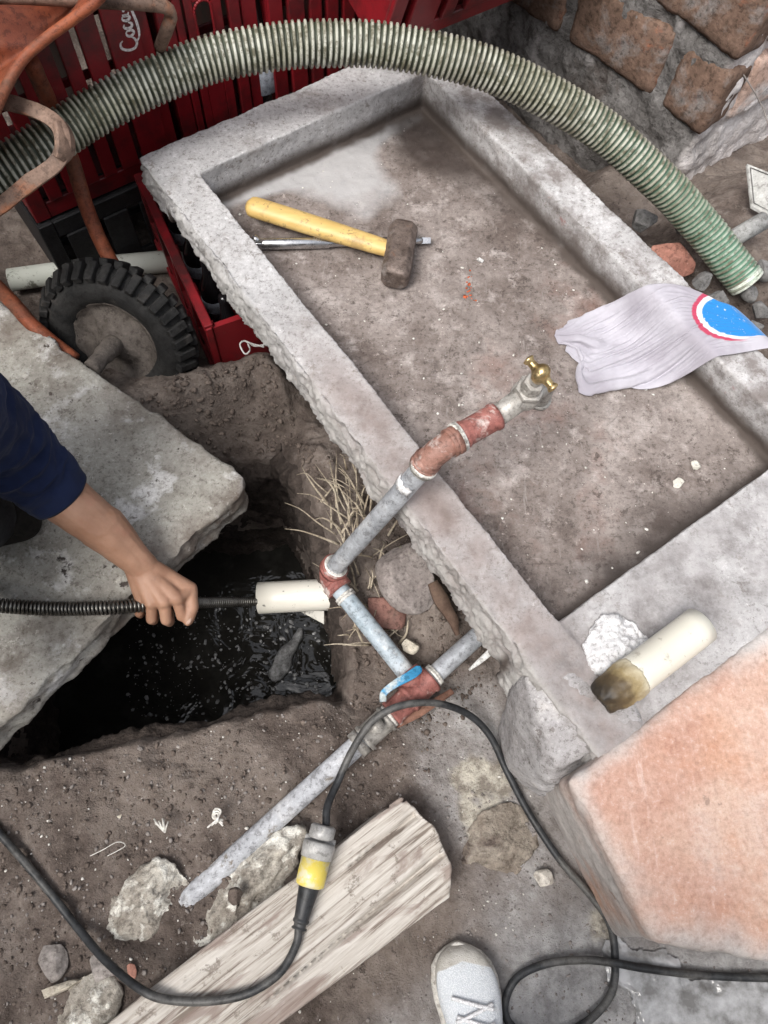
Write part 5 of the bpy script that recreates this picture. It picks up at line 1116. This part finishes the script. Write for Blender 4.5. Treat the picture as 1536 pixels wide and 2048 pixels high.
# sticks and splinters
BARK = grainy('brown bark', (.09, .055, .04), (.17, .115, .085), 1, fine=60, stretch=(30, 30, 30)).m
b = MB(); ribbon(b, [P(865, 1165, .075), P(885, 1205, .07), P(905, 1240, .06), P(915, 1270, .05)], [.009, .013, .010, .004], .005, 30); tag(obj('bark_strip', push(b.mesh(), lambda c, n: .002*fbm(c, 60, 3, 3)), BARK), 'brown splintered bark strip beside the lichen stone', 'wood')
b = MB(); ribbon(b, [P(770, 1462, .03), P(830, 1430, .035), P(905, 1382, .035)], [.004, .008, .005], .004, 30); tag(obj('wood_splinter', b.mesh(), grainy('reddish splinter', (.17, .085, .06), (.26, .14, .10), 9).m), 'thin reddish wood splinter lying along the black cable', 'wood')
b = MB(); ribbon(b, [P(938, 1340, .045), P(960, 1322, .05), P(985, 1300, .05)], [.002, .005, .006], .002, 20); tag(obj('plastic_strip', b.mesh(), grainy('white plastic strip', (.6, .6, .58), (.72, .72, .7), 20).m), 'narrow white plastic strip by the lower pipe under basin', 'plastic')
b = MB(); w0 = P(528, 694, .20); lp = smooth_path([w0, P(505, 688, .19), P(488, 682, .18), P(480, 690, .17), P(490, 708, .165), P(500, 700, .17), P(496, 686, .18), P(510, 692, .185), w0+(0, 0, .006)], 60); b.tube(lp, .0017, 8); tag(obj('wire_loop', b.mesh(), grainy('pale wire', (.45, .44, .42), (.6, .59, .57), 30, metal=.4).m), 'twisted pale wire loop sticking out of the broken basin edge', 'wire')
b = MB(); b.tube(smooth_path([P(1424, 100, .33), P(1470, 130, .31), P(1500, 170, .27), P(1525, 215, .22), P(1540, 260, .18)], 40), .0016, 8); tag(obj('wall_wire', b.mesh(), GREYST), 'thin dark wire curving down the brick wall corner', 'wire')
b = MB()
for k in range(3): b.tube(smooth_path([P(415+8*k, 1655-4*k, .03), P(432+2*k, 1640, .036), P(442-3*k, 1622+3*k, .036), P(430, 1618+5*k, .034), P(426+3*k, 1636, .03), P(446, 1640+6*k, .028)], 40), .0016, 6)
tag(obj('string_curl', b.mesh(), MAT_TAPE), 'curled white string on the soil above the grey pipe', 'string')
b = MB()
for k in range(9):
    a = rng.uniform(-1, 1); b.tube(smooth_path([P(330, 1665, .025), P(325+a*9, 1652, .034), P(322+a*16, 1640+rng.uniform(-4, 8), .030)], 10), .0014, 5)
tag(obj('frayed_thread', b.mesh(), MAT_TAPE), 'frayed tuft of white thread on the soil', 'thread')
b = MB(); b.tube(smooth_path([P(180, 1712, .03), P(205, 1700, .035), P(235, 1684, .034), P(250, 1692, .03), P(215, 1712, .027)], 40), .0008, 6); tag(obj('thin_wire', b.mesh(), MAT_TAPE), 'thin pale wire loop on the soil near the left cable', 'wire')
stone('paper_scrap', 'tiny square cream scrap on the soil below the pit', 'scrap', 239, 1633, (.009, .008, .003), .022, CREAM, 140)
# matter in the water
b = MB(); b.ball((0, 0, 0), 1, 30, 18); sc = b.mesh(); c = co(sc); dr = unit(P(600, 1270, WATERZ)-P(560, 1340, WATERZ)); sdv = np.array([-dr[1], dr[0], 0]); setco(sc, P(576, 1308, WATERZ+.004)+np.outer(c[:, 0], dr*.075)+np.outer(c[:, 1]*(1-.5*c[:, 0]), sdv*.020)+np.outer(c[:, 2], (0, 0, .014))); push(sc, lambda c, n: .008*fbm(c, 45, 4, 3)+.010*fbm(c, 14, 2, 4))
tag(obj('floating_stick', sc, grainy('slimy grey stick', (.10, .10, .10), (.34, .34, .34), 30, rough=.35, bump=.6).m), 'grey slimy stub floating on the black water', 'debris')

def scatter(name, pts, sizes, mat, label, seed, flat=.6, cat=None):
    r = np.random.default_rng(seed); t = (1+5**.5)/2
    iv = np.array([(-1, t, 0), (1, t, 0), (-1, -t, 0), (1, -t, 0), (0, -1, t), (0, 1, t), (0, -1, -t), (0, 1, -t), (t, 0, -1), (t, 0, 1), (-t, 0, -1), (-t, 0, 1)])/1.9
    it = np.array([(0, 11, 5), (0, 5, 1), (0, 1, 7), (0, 7, 10), (0, 10, 11), (1, 5, 9), (5, 11, 4), (11, 10, 2), (10, 7, 6), (7, 1, 8), (3, 9, 4), (3, 4, 2), (3, 2, 6), (3, 6, 8), (3, 8, 9), (4, 9, 5), (2, 4, 11), (6, 2, 10), (8, 6, 7), (9, 8, 1)])
    n = len(pts); v = iv[None]*r.uniform(.65, 1.3, (n, 12, 1))*np.r_[1, 1, 1]
    v = v*(np.asarray(sizes)[:, None, None]/2)*np.stack([r.uniform(.7, 1.5, n), r.uniform(.6, 1.1, n), np.full(n, flat)*r.uniform(.7, 1.2, n)], 1)[:, None]
    a = r.uniform(0, 6.28, n); ca_, sa_ = np.cos(a)[:, None], np.sin(a)[:, None]
    v = np.stack([v[..., 0]*ca_-v[..., 1]*sa_, v[..., 0]*sa_+v[..., 1]*ca_, v[..., 2]], -1)+np.asarray(pts)[:, None]
    me = qmesh(v.reshape(-1, 3), (it[None]+12*np.arange(n)[:, None, None]).reshape(-1, 3))
    return tag(obj(name, me, mat, None, False), label, cat, kind='stuff')
def on_ground(n, poly, seed, lo, hi, keep=None, power=3):
    r = np.random.default_rng(seed); pg = pxs(poly); p = np.c_[r.uniform(pg[:, 0].min(), pg[:, 0].max(), n), r.uniform(pg[:, 1].min(), pg[:, 1].max(), n), np.zeros(n)]
    z, cc, pit_ = ground_z(p); ok = (sdpoly(p, pg) > 0) & (pit_ < -.006)
    if keep: ok &= keep(p, cc)
    s = lo+(hi-lo)*r.uniform(0, 1, n)**power; p[:, 2] = z+s*.18; return p[ok], s[ok]
pp, sz = on_ground(5000, [(-100, 1540), (700, 1380), (900, 1330), (860, 1560), (780, 1600), (180, 2080), (-100, 2080)], 3, .0015, .010, None, 5)
scatter('soil_crumbs', pp, sz, CLOD, 'loose dark crumbs of damp soil below the pit', 5, .75, 'soil')
pp, sz = on_ground(2600, [(600, 880), (760, 980), (1040, 1350), (870, 1480), (690, 1400), (640, 1150)], 4, .002, .013, None, 4)
scatter('soil_crumbs', pp, sz, CLOD, 'loose soil crumbs between pit and basin', 6, .75, 'soil')
pp, sz = on_ground(2500, [(270, 830), (530, 740), (600, 850), (650, 1010), (570, 880), (430, 875), (280, 900)], 24, .002, .016, None, 4)
scatter('soil_crumbs', pp, sz, CLOD, 'loose soil crumbs on the mud bank by the wheel', 25, .75, 'soil')
pp, sz = on_ground(1800, [(-60, 1540), (900, 1330), (1060, 1600), (800, 1850), (180, 2080), (-60, 2080)], 7, .0025, .008)
scatter('pale_grit', pp, sz, GREYST, 'pale grit scattered on the soil', 8, .6, 'grit')
pp, sz = on_ground(1500, [(930, 1760), (1060, 1620), (1240, 1900), (1600, 1950), (1600, 2100), (620, 2100), (800, 1900)], 9, .002, .008, None, 4)
scatter('gravel', pp, sz, GREYST, 'fine dark gravel on the wet yard floor', 10, .5, 'gravel')
pp, sz = on_ground(300, [(-60, 1540), (700, 1400), (1060, 1480), (1080, 1900), (560, 2080), (-60, 2080)], 11, .0025, .006)
scatter('white_flecks', pp, sz, MAT_TAPE, 'tiny white plaster flecks over the ground', 12, .3, 'flecks')
r = np.random.default_rng(15); n = 240; stv = np.array([ST(r.uniform(.12, 1.17), r.uniform(.10, .61), FLOORZ+.001) for _ in range(n)])
scatter('plaster_flecks', stv, .0015+.006*r.uniform(0, 1, n)**4, MAT_TAPE, 'small pale plaster flecks on the basin floor', 16, .3, 'flecks')
n = 26; stv = np.array([P(940+r.normal(0, 7), 590+r.normal(0, 26), FLOORZ+.001) for _ in range(n)])
scatter('paint_flecks', stv, r.uniform(.003, .008, n), grainy('orange paint', (.45, .09, .03), (.55, .13, .06), 30).m, 'orange paint flecks on the basin floor below the hammer', 17, .15, 'flecks')
n = 750; wp = Pn(r.uniform(250, 690, n), r.uniform(1190, 1440, n), WATERZ+.0015)
scatter('floating_scum', wp, .002+.012*r.uniform(0, 1, n)**4, grainy('pale scum', (.20, .20, .20), (.42, .42, .42), 30, rough=.4).m, 'pale flakes of scum floating on black water', 18, .25, 'scum')
# straw by the basin
MAT_STRAW = grainy('dry straw', (.26, .21, .15), (.46, .40, .31), 20, fine=150).m
b = MB()
for k in range(95):
    if k < 45: x, y = r.normal(700, 26), r.normal(1035, 48); L_ = r.uniform(.03, .12); a = r.normal(1.9, .5)
    else: x, y = r.uniform(690, 800), r.uniform(1080, 1300); L_ = r.uniform(.02, .11); a = r.normal(2.1, .9)
    p0 = P(x, y, 0); zz = gz_at(p0); zz = max(zz, -.01); d = np.array([math.cos(a), math.sin(a), 0]); 
    pts = [np.array([p0[0], p0[1], zz+.01])+d*L_*t+np.array([0, 0, .018*math.sin(t*3)+r.uniform(0, .012)])+np.array([-d[1], d[0], 0])*r.normal(0, .0025) for t in (0, .35, .7, 1)]
    ribbon(b, pts, [r.uniform(.0008, .0028), .0005], .0003, 9)
tag(obj('dry_straw', b.mesh(), MAT_STRAW), 'tangle of dry straw and roots between pit and basin', 'straw', kind='stuff')
bpy.context.view_layer.update()
